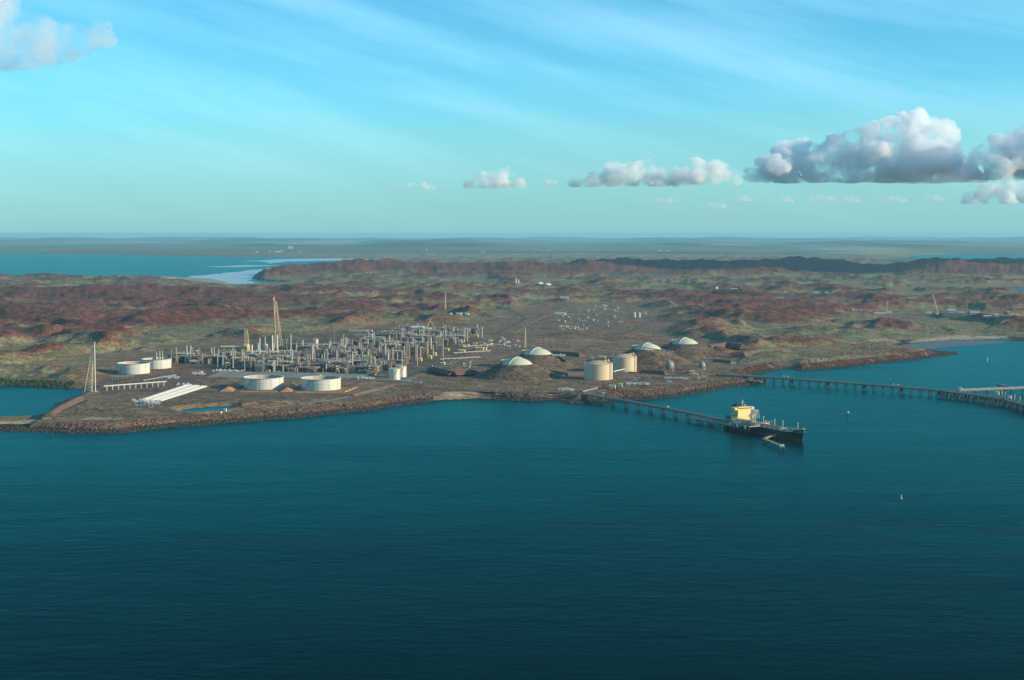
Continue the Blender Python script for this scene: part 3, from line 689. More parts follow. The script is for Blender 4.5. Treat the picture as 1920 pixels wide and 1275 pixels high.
# ------------------------------------------------------------------ floating roof tanks
def floating_tank(x, y, dpx, hgt_m, label, roof_z, masts=False):
    X, Y, Z = G(x, y); L = math.hypot(X, Y); dist = Y
    r = dpx*dist/FPX/2; X += X/L*r; Y += Y/L*r; Z = tz(X, Y)-0.5
    t = thing('floating_roof_tank', label, 'storage tank', (X, Y, Z), 0)
    n = 64
    MB().cyl(0, 0, 0, r, hgt_m, n, cap=False).build('shell', M_tank, t, True)
    w = MB()
    p = [(q*math.cos(2*math.pi*i/n), q*math.sin(2*math.pi*i/n), z) for q, z in ((r-0.35, hgt_m-0.05), (r-0.35, 1)) for i in range(n)]
    w.add(p, [(i, (i+1) % n, n+(i+1) % n, n+i) for i in range(n)]); w.build('inner_wall', M_inner, t, True)
    f = MB().cyl(0, 0, roof_z, r-0.6, 0.8, n); f.build('floating_roof', M_roof, t)
    g = MB()
    for z, a, b in ((hgt_m-0.4, r-0.45, r+1.5), (hgt_m*0.62, r-0.02, r+0.7)):
        p = [(q*math.cos(2*math.pi*i/n), q*math.sin(2*math.pi*i/n), zz) for q, zz in ((a, z), (b, z), (b, z+0.45), (a, z+0.45)) for i in range(n)]
        g.add(p, [(k*n+i, k*n+(i+1) % n, ((k+1) % 4)*n+(i+1) % n, ((k+1) % 4)*n+i) for k in range(4) for i in range(n)])
    g.build('wind_girder', M_white, t)
    s = MB()
    a0 = R(215)
    for k in range(18):
        a = a0+k*R(2.4)*33/r; a2 = a+R(2.4)*33/r; rr = r+1.0
        s.tube((rr*math.cos(a), rr*math.sin(a), 0.5+k*(hgt_m-1)/18), (rr*math.cos(a2), rr*math.sin(a2), 0.5+(k+1)*(hgt_m-1)/18), 0.42)
    s.build('spiral_stair', M_galv, t)
    for k in range(5):
        a = R(205+k*32); MB().box((r+0.06)*math.cos(a), (r+0.06)*math.sin(a), 0.3, 0.22, 0.55, hgt_m-1, a).build('seam', M_galv, t)
    if masts:
        for k, dx in enumerate((-6, 1, 7)):
            MB().cyl(dx, r*0.8, hgt_m-1, 0.7, 13+k*2, 6).cyl(dx, r*0.8, hgt_m-2.5, 2.0, 2.5, 8).build('vent_mast', M_white, t)
    return t
floating_tank(494.5, 731, 75, 21.5, 'big white open-topped floating roof tank between two orange soil banks', 9.5)
floating_tank(602, 733, 75, 21.5, 'big white open-topped floating roof tank nearest the two silver tanks', 9.5)
floating_tank(251, 702, 60, 22, 'white floating roof tank nearest the flare stack on the point', 15)
floating_tank(294, 692, 54, 20, 'white floating roof tank with three vent masts behind its neighbour', 15, True)

def bund(pts, h, wt, wb, label, m=None):
    P = [gnd(x, y, 9) for x, y in pts]; P = [(float(a), float(b)) for a, b in P]
    mb = MB(); n = len(P)
    for i in range(n-1):
        (ax, ay), (bx, by) = P[i], P[i+1]; L = math.hypot(bx-ax, by-ay); ux, uy = (bx-ax)/L, (by-ay)/L; nx, ny = -uy, ux
        e0 = (wb-wt)/2 if i == 0 else 0; e1 = (wb-wt)/2 if i == n-2 else 0
        z0 = -1.5
        v = []
        for (px, py), e, s in (((ax, ay), e0, -1), ((bx, by), e1, 1)):
            for q, z, ee in ((-wb/2, z0, e), (-wt/2, h, 0), (wt/2, h, 0), (wb/2, z0, e)):
                v.append((px+nx*q+ux*s*ee, py+ny*q+uy*s*ee, z))
        mb.add([(a-P[0][0], b-P[0][1], c) for a, b, c in v], [(0,1,5,4),(1,2,6,5),(2,3,7,6),(3,2,1,0),(4,5,6,7)])
    o = mb.build('earth_bund', m or M_orange); o.location = (P[0][0], P[0][1], tz(*P[0])); return tag(o, label, 'embankment')
bund([(425,733),(441,722)], 5.2, 3, 32, 'orange earth bank with a triangular end, beside the white pipe bank')
bund([(537,734),(547,723)], 5.2, 3, 28, 'orange earth bank with a triangular end between the two front white tanks')
bund([(452,735),(520,735)], 1.6, 1.5, 5, 'low pale soil kerb in front of the tank between the orange banks')
bund([(554,736),(645,736),(668,727)], 1.6, 1.5, 5, 'low pale soil kerb in front of the tank nearest the silver tanks')

M_earth = mat('dark_gravel_bank', (0.125, 0.092, 0.066), 0.95, 0, 0.35, 0.08)
M_redearth = mat('red_earth_bank', (0.135, 0.082, 0.058), 0.95, 0, 0.35, 0.08)
bund([(1022,697),(1062,704),(1092,702)], 6, 3, 22, 'dark earth bank between the near mounded tank and the big cream tank', M_earth)
bund([(1036,686),(1086,690)], 7, 4, 24, 'dark earth bank behind the big cream tank, below the rear mound', M_redearth)
bund([(1206,699),(1246,702)], 7, 4, 24, 'red earth bank between the rear cream tank and the gas sphere', M_redearth)
bund([(1330,662),(1362,655),(1392,660)], 9, 4, 30, 'curved red earth bank beyond the farthest mounded tank', M_redearth)
bund([(1392,671),(1430,664),(1472,661)], 11, 4, 34, 'long dark earth bank above the boulder wall near the long jetty', M_earth)
bund([(1342,678),(1372,681)], 6, 3, 20, 'short earth bank behind the small gas sphere', M_earth)
bund([(812,697),(850,706),(888,703)], 6, 4, 26, 'red rubble bank along the cutting beside the plant road', M_redearth)
bund([(150,748),(112,766),(92,780)], 5, 5, 20, 'dark sloping earth bank along the lagoon edge', M_earth)
bund([(660,743),(700,733),(735,724)], 4, 3, 14, 'low earth bank beside the shore track right of the big white tanks', M_earth)
bund([(452,762),(480,757),(512,757)], 4, 3, 14, 'brown spoil bank at the end of the small pond', M_redearth)
# ------------------------------------------------------------------ cream full-height tanks
def cream_tank(x, y, dpx, h, label):
    X, Y, Z = G(x, y); L = math.hypot(X, Y); r = dpx*Y/FPX/2; X += X/L*r; Y += Y/L*r; Z = tz(X, Y)-0.5
    t = thing('refrigerated_tank', label, 'storage tank', (X, Y, Z))
    MB().cyl(0, 0, 0, r, h, 64, cap=False).build('shell', M_cream, t, True)
    rf = MB().dome(0, 0, h, r+0.25, 6.5, 64, 8).build('roof', M_creamroof, t, True)
    MB().cyl(0, 0, h-0.5, r+0.5, 1.0, 64).build('eave_ring', M_cream, t)
    MB().cyl(0, 0, -0.5, r+1.5, 1.3, 64).build('plinth', M_concrete, t)
    s = MB(); a = R(248)
    cx, cy = (r+0.8)*math.cos(a), (r+0.8)*math.sin(a)
    s.box(cx, cy, 0, 1.1, 1.4, h+2, a); s.build('riser_pipe', M_brown, t)
    s = MB(); a = R(322); cx, cy = (r+1.6)*math.cos(a), (r+1.6)*math.sin(a)
    for dx, dy in ((-1.6,-1.6),(1.6,-1.6),(1.6,1.6),(-1.6,1.6)): s.tube((cx+dx, cy+dy, 0), (cx+dx, cy+dy, h+4), 0.22)
    for k in range(11): s.box(cx, cy, 1+k*(h/10), 3.4, 3.4, 0.25); s.tube((cx-1.6, cy-1.6, 1+k*h/11), (cx+1.6, cy+1.6, 1+(k+1)*h/11), 0.2)
    s.build('stair_tower', M_tan, t)
    s = MB(); a = R(20); cx, cy = r*0.62*math.cos(a), r*0.62*math.sin(a)
    s.box(cx, cy, h+4, 13, 8, 0.5, a).box(cx-2, cy, h+4.5, 5, 4, 2.6, a).box(cx+4, cy+1, h+4.5, 3, 3, 3.6, a)
    for k in range(5): s.tube((cx-6+3*k, cy-4, h+1), (cx-6+3*k, cy-4, h+5.6), 0.2)
    s.build('roof_platform', M_yellow, t)
    s = MB()
    s.tube((cx, cy, h+5.4), (r*1.0*math.cos(R(-20)), r*1.0*math.sin(R(-20)), h+3.6), 0.7, 8).tube((cx-3, cy, h+5.4), (r*1.02*math.cos(R(-25)), r*1.02*math.sin(R(-25)), h+3.6), 0.6, 8)
    s.build('roof_piping', M_silver, t)
    for dx, dy, hh in ((-r*0.9, 2, 7), (-r*0.3, r*0.7, 9)): MB().cyl(dx, dy, h, 0.45, hh, 6).build('vent_mast', M_galv, t)
    return t
cream_tank(1122, 713, 54, 31, 'big cream tank with a low domed roof, in front of its twin')
cream_tank(1171, 698, 46, 31, 'cream domed tank partly hidden behind the bigger looking one')

# ------------------------------------------------------------------ LNG tank domes sunk in earth mounds
def lng(i, label):
    mx, my, mz, r0, r1 = MPOS[i]; r = 30.5
    t = thing('mounded_gas_tank', label, 'storage tank', (mx, my, mz-1.5))
    MB().cyl(0, 0, -1, r+1.2, 3.2, 64).build('concrete_rim', M_concrete, t)
    d = MB().dome(0, 0, 2.2, r, 12.5, 72, 12).build('dome', M_dome, t, True)
    s = MB(); R_ = (r*r+12.5**2)/25
    for a, w in ((R(236), 0.9), (R(56), 0.7)):  # raised radial ridges added to give the dome its sharp shade edge
        pts = []
        for k in range(9):
            q = r*(1-k/8); z = math.sqrt(R_*R_-q*q)-(R_-12.5)+2.2
            pts.append((q*math.cos(a), q*math.sin(a), z+0.9))
        for p, q in zip(pts[:-1], pts[1:]): s.tube(p, q, w)
    s.build('added_shade_ridge', M_dome, d)
    s = MB(); ax, ay = -r*0.98, 5
    s.box(ax, ay, 2, 8, 9, 0.4).box(ax, ay, 8, 9, 10, 0.4)
    for dx in (-4, 0, 4):
        for dy in (-4.5, 4.5): s.tube((ax+dx, ay+dy, 0), (ax+dx, ay+dy, 10), 0.3)
    s.build('pump_platform', M_galv, t)
    s = MB()
    for k in range(3): s.tube((ax-3+k*2.4, ay, 10), (ax-3+k*2.4, ay-2, 2.5), 0.55, 6).tube((ax-3+k*2.4, ay, 10), (ax+14, ay+k, 10.5), 0.55, 6)
    s.build('riser_pipes', M_white, t)
    MB().box(ax-3, ay+6, 1.5, 5, 4, 4.5).box(ax+1, ay+6, 1.5, 3, 3, 6).build('pump_house', M_tan, t)
    return t
lng(0, 'pale green domed gas tank in an earth mound, nearest the shore')
lng(1, 'pale green domed gas tank just behind the one nearest the shore')
lng(2, 'pale green domed gas tank in a mound behind the cream tanks')
lng(3, 'pale green domed gas tank in the farthest mound, beyond the cream tanks')

# ------------------------------------------------------------------ silver tanks and spheres
def silver_tank(x, y, dpx, h, label):
    X, Y, Z = G(x, y); L = math.hypot(X, Y); r = dpx*Y/FPX/2; X += X/L*r; Y += Y/L*r
    t = thing('silver_tank', label, 'storage tank', (X, Y, tz(X, Y)-0.5))
    MB().cyl(0, 0, 0, r, h, 40, cap=False).build('shell', M_silver, t, True)
    MB().cyl(0, 0, h, r+0.3, 1.8, 40, 0.4).build('cone_roof', M_silver, t, True)
    s = MB()
    for k in range(20):
        a, b = 2*math.pi*k/20, 2*math.pi*(k+1)/20
        s.tube((r*math.cos(a), r*math.sin(a), h), (r*math.cos(a), r*math.sin(a), h+1.4), 0.12).tube((r*math.cos(a), r*math.sin(a), h+1.4), (r*math.cos(b), r*math.sin(b), h+1.4), 0.12)
    s.build('handrail', M_galv, t)
    s = MB()
    for k in range(12):
        a, b = R(230+k*7), R(237+k*7); q = r+0.7
        s.tube((q*math.cos(a), q*math.sin(a), 0.5+k*h/12), (q*math.cos(b), q*math.sin(b), 0.5+(k+1)*h/12), 0.4)
    s.build('spiral_stair', M_galv, t)
silver_tank(740, 713, 22, 23, 'bare silver cylindrical tank in front of its twin at the road')
silver_tank(752.5, 708, 20, 23, 'bare silver cylindrical tank behind its twin at the road')
def sphere(x, y, rpx, label):
    X, Y, Z = G(x, y); r = rpx*Y/FPX; Z = tz(X, Y)
    t = thing('gas_sphere', label, 'storage tank', (X, Y, Z-0.3))
    MB().ball(0, 0, r+3.5, r, 24, 14).build('vessel', mat('dull_grey_sphere_paint', (0.25, 0.25, 0.23), 0.5, 0, 0.15, 0.1), t, True)
    for k in range(8):
        a = 2*math.pi*k/8; MB().cyl(r*0.93*math.cos(a), r*0.93*math.sin(a), 0, 0.45, r+3.5, 8).build('leg', M_galv, t)
    s = MB(); s.cyl(0, 0, 2*r+3.3, 1.6, 0.8, 10).tube((r*0.7, -r*0.9, 0), (0.5, 0, 2*r+3.8), 0.35); s.build('stair', M_galv, t)
sphere(1255, 697, 9.0, 'silver gas sphere beside a dark earth bank')
sphere(1316, 694, 6.8, 'small silver gas sphere behind the yellow huts at the jetty root')

# ------------------------------------------------------------------ lattice towers and flares
def lattice(mb, base, top, w0, w1, nseg, legs=4, r=0.35, br=0.2):
    b, t_ = Vector(base), Vector(top)
    ring = []
    for k in range(nseg+1):
        f = k/nseg; c = b.lerp(t_, f); w = w0+(w1-w0)*f
        ring.append([c+Vector((w*math.cos(2*math.pi*(i+0.5)/legs+0.4), w*math.sin(2*math.pi*(i+0.5)/legs+0.4), 0)) for i in range(legs)])
    for k in range(nseg):
        for i in range(legs):
            j = (i+1) % legs
            mb.tube(ring[k][i], ring[k+1][i], r).tube(ring[k][i], ring[k+1][j], br).tube(ring[k+1][i], ring[k+1][j], br)
    return mb
def at_px(x, y, dist):
    """height of photo row y at the given distance"""
    dx, dy, dz = [float(a) for a in ray(x, y)]; t = dist/dy
    return dx*t, CAM_H+dz*t
X, Y, Z = G(181, 735)
t = thing('flare_stack', 'white flare stack with a rusty lattice derrick on the point by the lagoon', 'flare stack', (X, Y, Z-0.3))
hs = at_px(181, 641, Y)[1]-Z
MB().cyl(-2, 0, 0, 1.0, hs, 10, 0.8).build('stack', M_white, t, True)
lattice(MB(), (-14, 3, 0), (-5.5, 2, hs*0.89), 9, 0.9, 12, 3, 0.55, 0.28).build('derrick', M_tan, t)
MB().cyl(-2, 0, hs-2.5, 1.8, 2.5, 10).build('flare_tip', M_galv, t)
MB().box(-3, 0, 0, 9, 8, 1.5).build('foundation', M_concrete, t)
X, Y, Z = G(522, 655)
t = thing('flare_tower', 'tallest lattice flare tower with a red tip, behind the plant', 'flare stack', (X, Y, Z-0.3))
xs, zt = at_px(513, 556, Y); hs = zt-Z; dx = xs-X
MB().tube((dx+5, 0, 0), (dx, 0, hs), 1.2, 10, 0.95).build('stack', M_tan, t, True)
lattice(MB(), (2, 4, 0), (dx+5, 2, hs*0.92), 13, 1.6, 13, 3, 0.6, 0.2).build('derrick', M_tan, t)
MB().cyl(dx, 0, hs-9, 1.5, 6, 10).build('white_band', M_white, t)
MB().cyl(dx, 0, hs-3, 2.4, 6, 10, 1.7).box(dx-2.5, 0, hs-1, 5, 3, 3).build('flare_tip', M_red, t)
X, Y, Z = G(463, 657)
t = thing('lattice_tower', 'short tan lattice tower behind the long yellow building', 'tower', (X, Y, Z-0.3))
hs = at_px(463, 619, Y)[1]-Z
lattice(MB(), (0, 0, 0), (-2, 0, hs), 9, 5, 7, 4, 0.4, 0.22).build('frame', M_tan, t)
for k in range(2): MB().tube((4-6*k, 0, 0), (2-5*k, 0, hs+2), 0.7, 8).build('riser', M_tan, t)
def mast(x, y, ytop, w0, m, label, name='lattice_mast', nseg=9, cat='mast'):
    X, Y, Z = G(x, y); h = at_px(x, ytop, Y)[1]-Z
    t = thing(name, label, cat, (X, Y, Z-0.3)); k = Y/3200
    lattice(MB(), (0, 0, 0), (0, 0, h), w0, w0*0.4, nseg, 4, 0.30*k, 0.17*k).build('frame', m, t)
    MB().cyl(0, 0, h, 0.35*k, h*0.08, 6).box(0, 0, h*0.97, w0*1.1, w0*1.1, 0.5*k).build('top_aerial', m, t)
    MB().box(0, 0, -0.5, w0*2.2, w0*2.2, 1.2).build('footing', M_concrete, t)
mast(985, 652, 617, 2.6, M_tan, 'red and tan lattice mast behind the twin mounded tanks')
mast(835, 580, 549, 3, M_galv, 'thin grey lattice mast on the red hills beyond the plant')
mast(1812, 587, 563, 2.4, M_brown, 'faint thin mast among the white sheds near the beach', nseg=6)
mast(904, 633, 612, 2.0, M_galv, 'thin lattice mast at the back corner of the plant')
mast(627, 646, 620, 1.6, M_brown, 'slender mast at the back edge of the plant beside the sheds')
# ------------------------------------------------------------------ process plant: kinds of equipment
rng = random.Random(11)
M_pipe2 = mat('dull_lagged_pipe', (0.22, 0.22, 0.205), 0.6, 0.2, 0.3, 0.2)
def make_rack(seed, frame_m, fan_m, name='pipe_rack'):
    q = random.Random(seed); t = thing(name, '', 'pipe rack', (0, 0, 0))
    L, D, H = 60.0, 15.0, 15.0; f = MB()
    for k in range(9):
        x = -L/2+L*k/8
        for y in (-D/2, D/2): f.box(x, y, 0, 0.8, 0.8, H)
        for z in (5, 10, H): f.box(x, 0, z-0.5, 0.6, D, 0.5)
    for z in (5, 10, H):
        for y in (-D/2, D/2): f.box(0, y, z-0.4, L, 0.6, 0.6)
    for k in range(0, 8, 2):
        x = -L/2+L*k/8
        for y in (-D/2, D/2): f.tube((x, y, 0), (x+L/8, y, 5), 0.25).tube((x+L/8, y, 5), (x, y, 10), 0.25)
    f.build('frame', frame_m, t)
    for z in (5.2, 10.2): MB().box(0, 0, z, L*0.97, D*0.86, 0.25).build('deck', M_steel, t)
    p = MB()
    for k in range(9):
        y = -D/2+1.2+k*1.55; z = q.choice((5.9, 6.2, 10.9, 11.3)); r = q.uniform(0.25, 0.55)
        p.tube((-L/2, y, z), (L/2, y, z), r, 6)
    p.build('pipework', M_pipe2, t, kind='stuff')
    p = MB()
    for k in range(10):
        x = -L/2+q.uniform(2, L-2); y = q.uniform(-6, 6); r = q.uniform(0.8, 1.7)
        if q.random() < 0.5: p.tube((x-4, y, 2+r), (x+4, y, 2+r), r, 8)
        else: p.cyl(x, y, 0, r, q.uniform(3, 4.6), 8)
    p.build('pumps_and_drums', q.choice((M_silver, M_tan, M_steelblue)), t, kind='stuff')
    c = MB(); n = 10
    for k in range(n):
        x = -L/2+(k+0.5)*L/n; c.box(x, 0, H+0.2, L/n*0.88, D*0.98, 1.7)
        for y in (-4.4, 0, 4.4): c.cyl(x, y, H+1.9, 1.9, 0.9, 8)
    c.build('cooler_bank', fan_m, t, kind='stuff')
    c = MB()
    for k in range(6):
        x = -L/2+q.uniform(1, L-1); y = q.choice((-1, 1))*D*0.5; h = q.uniform(2, 8)
        c.tube((x, y, H), (x, y, H+h), q.uniform(0.3, 0.6), 6)
        if q.random() < 0.5: c.tube((x, y, H+h*0.8), (x+q.uniform(-5, 5), y, H+2), 0.4, 6)
    c.build('risers', M_silver, t, kind='stuff')
    return t
def make_column(m, r=1.7, h=30.0, rings=4, name='process_column', cat='process column'):
    t = thing(name, '', cat, (0, 0, 0))
    MB().cyl(0, 0, 0, r*1.25, 2.5, 12).cyl(0, 0, 2.5, r, h-4, 14).dome(0, 0, h-1.5, r, r*0.6, 14, 3).build('shell', m, t, True)
    for k in range(rings):
        z = 6+k*(h-8)/max(1, rings-1) if rings > 1 else h*0.8
        g = MB(); g.cyl(0, 0, z, r+1.5, 0.3, 12)
        for i in range(8):
            a, b = 2*math.pi*i/8, 2*math.pi*(i+1)/8; g.tube(((r+1.4)*math.cos(a), (r+1.4)*math.sin(a), z+1.2), ((r+1.4)*math.cos(b), (r+1.4)*math.sin(b), z+1.2), 0.12)
        g.build('platform', M_galv, t)
    MB().box(-r-0.8, -0.6, 0, 0.5, 0.9, h-2).build('ladder', M_galv, t)
    MB().tube((r+0.6, -0.8, 0), (r+0.6, -0.8, h-1), 0.4, 6).tube((r+0.6, -0.8, h-1), (0, 0, h+0.3), 0.4, 6).build('overhead_pipe', M_silver, t)
    return t
def make_stack(m, r=1.6, h=34.0, wide=None):
    t = thing('exhaust_stack', '', 'stack', (0, 0, 0))
    b = MB().cyl(0, 0, 0, r, h, 14)
    if wide: b = MB().cyl(0, 0, 0, wide, h*wide_f, 14).cyl(0, 0, h*wide_f, wide, h*0.04, 14, r).cyl(0, 0, h*(wide_f+0.04), r, h*(0.96-wide_f), 14)
    b.build('flue', m, t, True)
    MB().cyl(0, 0, h-0.9, r+0.25, 0.9, 14).build('lip', M_galv, t)
    MB().cyl(0, 0, h*0.7, (wide or r)+1.1, 0.3, 10).build('platform', M_galv, t)
    MB().box(0, 0, -0.3, r*3.4, r*3.4, 3.5).build('base_duct', M_steelblue, t)
    return t
wide_f = 0.45
def make_module(seed, m):
    q = random.Random(seed); t = thing('steel_module', '', 'process module', (0, 0, 0))
    W, D, H = 16.0, 14.0, 24.0; f = MB()
    for x in (-W/2, 0, W/2):
        for y in (-D/2, 0, D/2): f.box(x, y, 0, 0.7, 0.7, H)
    for z in (6, 12, 18, H):
        for x in (-W/2, W/2): f.box(x, 0, z-0.5, 0.6, D, 0.6)
        for y in (-D/2, D/2): f.box(0, y, z-0.45, W, 0.6, 0.6)
    for z in (0, 6, 12, 18):
        f.tube((-W/2, -D/2, z), (0, -D/2, z+6), 0.28).tube((W/2, -D/2, z), (0, -D/2, z+6), 0.28).tube((W/2, -D/2, z), (W/2, D/2, z+6), 0.28)
    f.build('frame', m, t)
    for z in (6, 12, 18): MB().box(0, 0, z, W*0.95, D*0.95, 0.25).build('deck', M_steel, t)
    for z in (0.5, 6.5, 12.5, 18.5):
        r = q.uniform(1.3, 2.0); MB().tube((-W*0.4, q.uniform(-3, 3), z+r), (W*0.38, q.uniform(-3, 3), z+r), r, 10).build('vessel', q.choice((M_silver, M_tan, M_white)), t, True)
    p = MB()
    for k in range(6): x, y = q.uniform(-8, 8), q.choice((-7, 7)); p.tube((x, y, 0), (x, y, q.uniform(10, 29)), 0.4, 6)
    p.build('risers', M_galv, t, kind='stuff')
    return t
def make_drum(m):
    t = thing('horizontal_drum', '', 'pressure vessel', (0, 0, 0)); r, L = 2.2, 16
    MB().tube((-L/2, 0, 4.5), (L/2, 0, 4.5), r, 14).ball(-L/2, 0, 4.5, r*0.98, 12, 8).ball(L/2, 0, 4.5, r*0.98, 12, 8).build('shell', m, t, True)
    for x in (-L*0.3, L*0.3): MB().box(x, 0, 0, 1.2, 3.6, 3.2).build('saddle', M_concrete, t)
    MB().tube((0, 0, 6), (0, 0, 9), 0.5, 6).tube((0, 0, 9), (9, 0, 9), 0.5, 6).tube((9, 0, 9), (9, 0, 0), 0.5, 6).build('pipe', M_silver, t)
    return t
def make_heater():
    t = thing('fired_heater', '', 'heater', (0, 0, 0))
    MB().box(0, 0, 3, 14, 8, 11).build('firebox', M_tan, t)
    MB().add([(-7,-4,14),(7,-4,14),(7,4,14),(-7,4,14),(-2,-1.6,19),(2,-1.6,19),(2,1.6,19),(-2,1.6,19)], [(0,1,5,4),(1,2,6,5),(2,3,7,6),(3,0,4,7),(4,5,6,7)]).build('hood', M_brown, t)
    MB().cyl(0, 0, 19, 1.3, 14, 12).build('chimney', M_tan, t, True)
    for x in (-6, -2, 2, 6):
        for y in (-3.4, 3.4): MB().box(x, y, 0, 0.7, 0.7, 3).build('leg', M_brown, t)
    return t
def make_building(wm, rm, name='building', cat='building', W=20, D=10, H=6, gable=1.6, win=4):
    t = thing(name, '', cat, (0, 0, 0))
    w = MB().box(0, 0, 0, W, D, H).build('wall', wm, t)
    (MB().gable(0, 0, H+0.02, W, D, gable) if gable else MB().box(0, 0, H+0.02, W+0.6, D+0.6, 0.5)).build('roof', rm, t)
    MB().box(W*0.36, -D/2-0.04, 0, 1.6, 0.12, 2.5).build('door', M_glass, t)
    for k in range(win): MB().box(-W*0.42+k*W*0.7/max(1, win-1), -D/2-0.04, H*0.42, W*0.09, 0.12, H*0.22).build('window', M_glass, t)
    return t

M_cool = mat('dull_cooler_housing', (0.17, 0.145, 0.12), 0.7, 0.1, 0.35, 0.3); M_pipe2 = mat('dull_lagged_pipe', (0.22, 0.22, 0.205), 0.6, 0.2, 0.3, 0.2)
racks = [Stamp(make_rack(1, M_steelblue, M_cool)), Stamp(make_rack(2, M_brown, M_steelblue)), Stamp(make_rack(3, M_steelblue, M_galv)), Stamp(make_rack(4, M_steel, M_cool))]
columns = {'silver': Stamp(make_column(M_silver)), 'brown': Stamp(make_column(M_brown, 1.9, 30, 6)), 'tan': Stamp(make_column(M_tan, 1.8, 30, 5)), 'white': Stamp(make_column(M_white, 1.7, 30, 2))}
stack_w = Stamp(make_stack(M_white)); stack_t = Stamp(make_stack(M_tan, 1.2)); stack_c = Stamp(make_stack(M_white, 1.1, 34, 2.2))
modules = [Stamp(make_module(1, M_steelblue)), Stamp(make_module(2, M_brown)), Stamp(make_module(3, M_galv))]
drums = [Stamp(make_drum(M_silver)), Stamp(make_drum(M_white)), Stamp(make_drum(M_tan))]
heater = Stamp(make_heater())
ybld = Stamp(make_building(M_yellow, M_yroof, 'yellow_building'))
wcab = Stamp(make_building(M_white, M_white, 'site_cabin', 'cabin', 12, 4, 3.2, 0, 3))
cream_sw = Stamp(make_building(M_shipcream, M_yroof, 'switch_room', 'building', 16, 9, 5, 0, 3))
gcab = Stamp(make_building(M_concrete, M_galv, 'container', 'container', 12, 4, 3.2, 0, 0))
shed = Stamp(make_building(M_cyan, M_white, 'white_shed', 'shed', 40, 16, 8, 2.4, 5))
def place(x, y): X, Y, Z = G(x, y); return (X, Y, Z-0.3)
def tall(st, x, ytop, ybase, h0, label, group=None, wpx=None, r0=1.6, rz=None):
    X, Y, Z = place(x, ybase); h = at_px(x, ytop, Y)[1]-Z; k = 1.0
    if wpx: k = (wpx*Y/FPX/2)/r0
    return st((X, Y, Z), PLANT_RZ if rz is None else rz, label, group, (k, k, h/h0))

# exhaust stacks that stand out against the hills
front = [(472.5,646,676,3.2), (487.5,633,685,2.0), (497.5,631,672,2.2), (511,628,668,3.0), (520.5,627,668,2.4)]
names_ = ['short stout white stack, leftmost of the white stacks by the yellow shed', 'thin white stack rising from a grey steel module', 'white stack with a fat lower section, middle of the row of five',
          'tall thick white stack left of the tallest of the five', 'tallest of the five white stacks, nearest the lattice flare tower']
for (x, a, b, w), nm in zip(front, names_): tall(stack_c if w == 2.2 else stack_w, x, a, b, 34, nm, None, w, 1.6)
tall(columns['white'], 484.5, 643, 672, 30, 'fat cream vessel between the first two white stacks', None, 4.2, 1.7)
WL = [(548,656,692,2.6,'white'),(586,648,684,2.8,'white'),(505,652,678,2.4,'silver'),(500.5,650,680,1.8,'silver'),(454,655,692,2.6,'tan'),(437,652,690,2.6,'silver'),(576,667,696,3.2,'brown'),(563,683,698,2,'tan'),
      (613,658,680,3,'brown'),(631.5,656,694,2,'silver'),(648,632,660,2.6,'silver'),(643,634,660,2.4,'silver'),(640,634,660,2,'silver'),(665,647,672,2,'silver'),(673,641,664,2.4,'tan'),(679.5,658,684,2.4,'silver'),
      (690,660,684,2.4,'silver'),(694,664,700,3.4,'brown'),(711,648,674,2.2,'silver'),(714,642,672,2.2,'brown'),(721,632,660,2.0,'silver'),(728,658,684,2.8,'white'),(722,646,676,2.2,'tan'),
      (758,649,672,2.4,'white'),(764,632,672,2.2,'brown'),(761,640,674,2.2,'brown'),(767,644,674,2.4,'brown'),(774,632,656,2.2,'white'),(779,644,676,2.4,'brown'),(788,650,676,2.6,'tan'),(800,640,666,2.6,'brown'),
      (808,632,654,2.6,'white'),(802,636,662,2.4,'brown'),(825,624,642,2.6,'white'),(835,616,640,2.8,'tan'),(850,613,632,2.8,'white'),(755,622,642,2.4,'white'),(870,618,638,2.6,'tan'),(876,622,640,2.0,'silver'),
      (350.5,647,680,2.4,'white'),(357.5,647,678,2.2,'white'),(361,652,680,2.2,'brown'),(330.5,650,676,2.0,'tan'),(321,656,682,1.8,'brown'),(395,654,678,1.6,'brown'),(545,626,660,3.2,'tan'),(702,630,654,1.6,'silver'),
      (590,662,690,2,'brown'),(604,664,690,2,'silver'),(656,664,692,2,'brown'),(530,664,690,2.2,'silver'),(520,668,694,2.2,'tan'),(470,668,694,2.2,'brown'),(418,660,690,2.0,'silver'),(408,662,688,1.8,'tan'),
      (742,640,664,1.8,'silver'),(735,652,680,2.0,'brown'),(812,646,668,1.8,'silver'),(845,622,640,1.8,'silver'),(792,628,650,1.8,'silver'),(818,634,654,1.6,'brown'),(745,660,684,1.8,'tan')]
def zone(x, y):
    if x < 370: return 'behind the tank with vent masts'
    if x < 470: return 'before the long yellow building'
    if y > 688: return 'in the row behind the big white tanks'
    if x < 600: return 'beside the five white stacks'
    if x < 700: return 'in the middle rows of the plant'
    if y > 668: return 'just behind the two silver tanks'
    if y > 650: return 'in the rows along the plant road'
    return 'near the pale compressor shed'
for x, a, b, w, k in WL:
    z_ = zone(x, b); tall(columns[k], x, a, b, 30, f'{ {"white":"white","silver":"silver","brown":"rusty brown","tan":"tan"}[k] } process column {z_}', f'{k} process columns {z_}', w, 1.8)
for x, a, b in ((754,658,694), (782.5,648,690), (830.5,634,672)):
    tall(stack_t, x, a, b, 34, {754:'thin pale mast-like vent stack directly above the silver tanks', 782.5:'thin pale vent stack at the roadside, middle of three', 830.5:'thin pale vent stack at the far end of the plant road'}[x], None, 1.7, 1.2)

PB = []
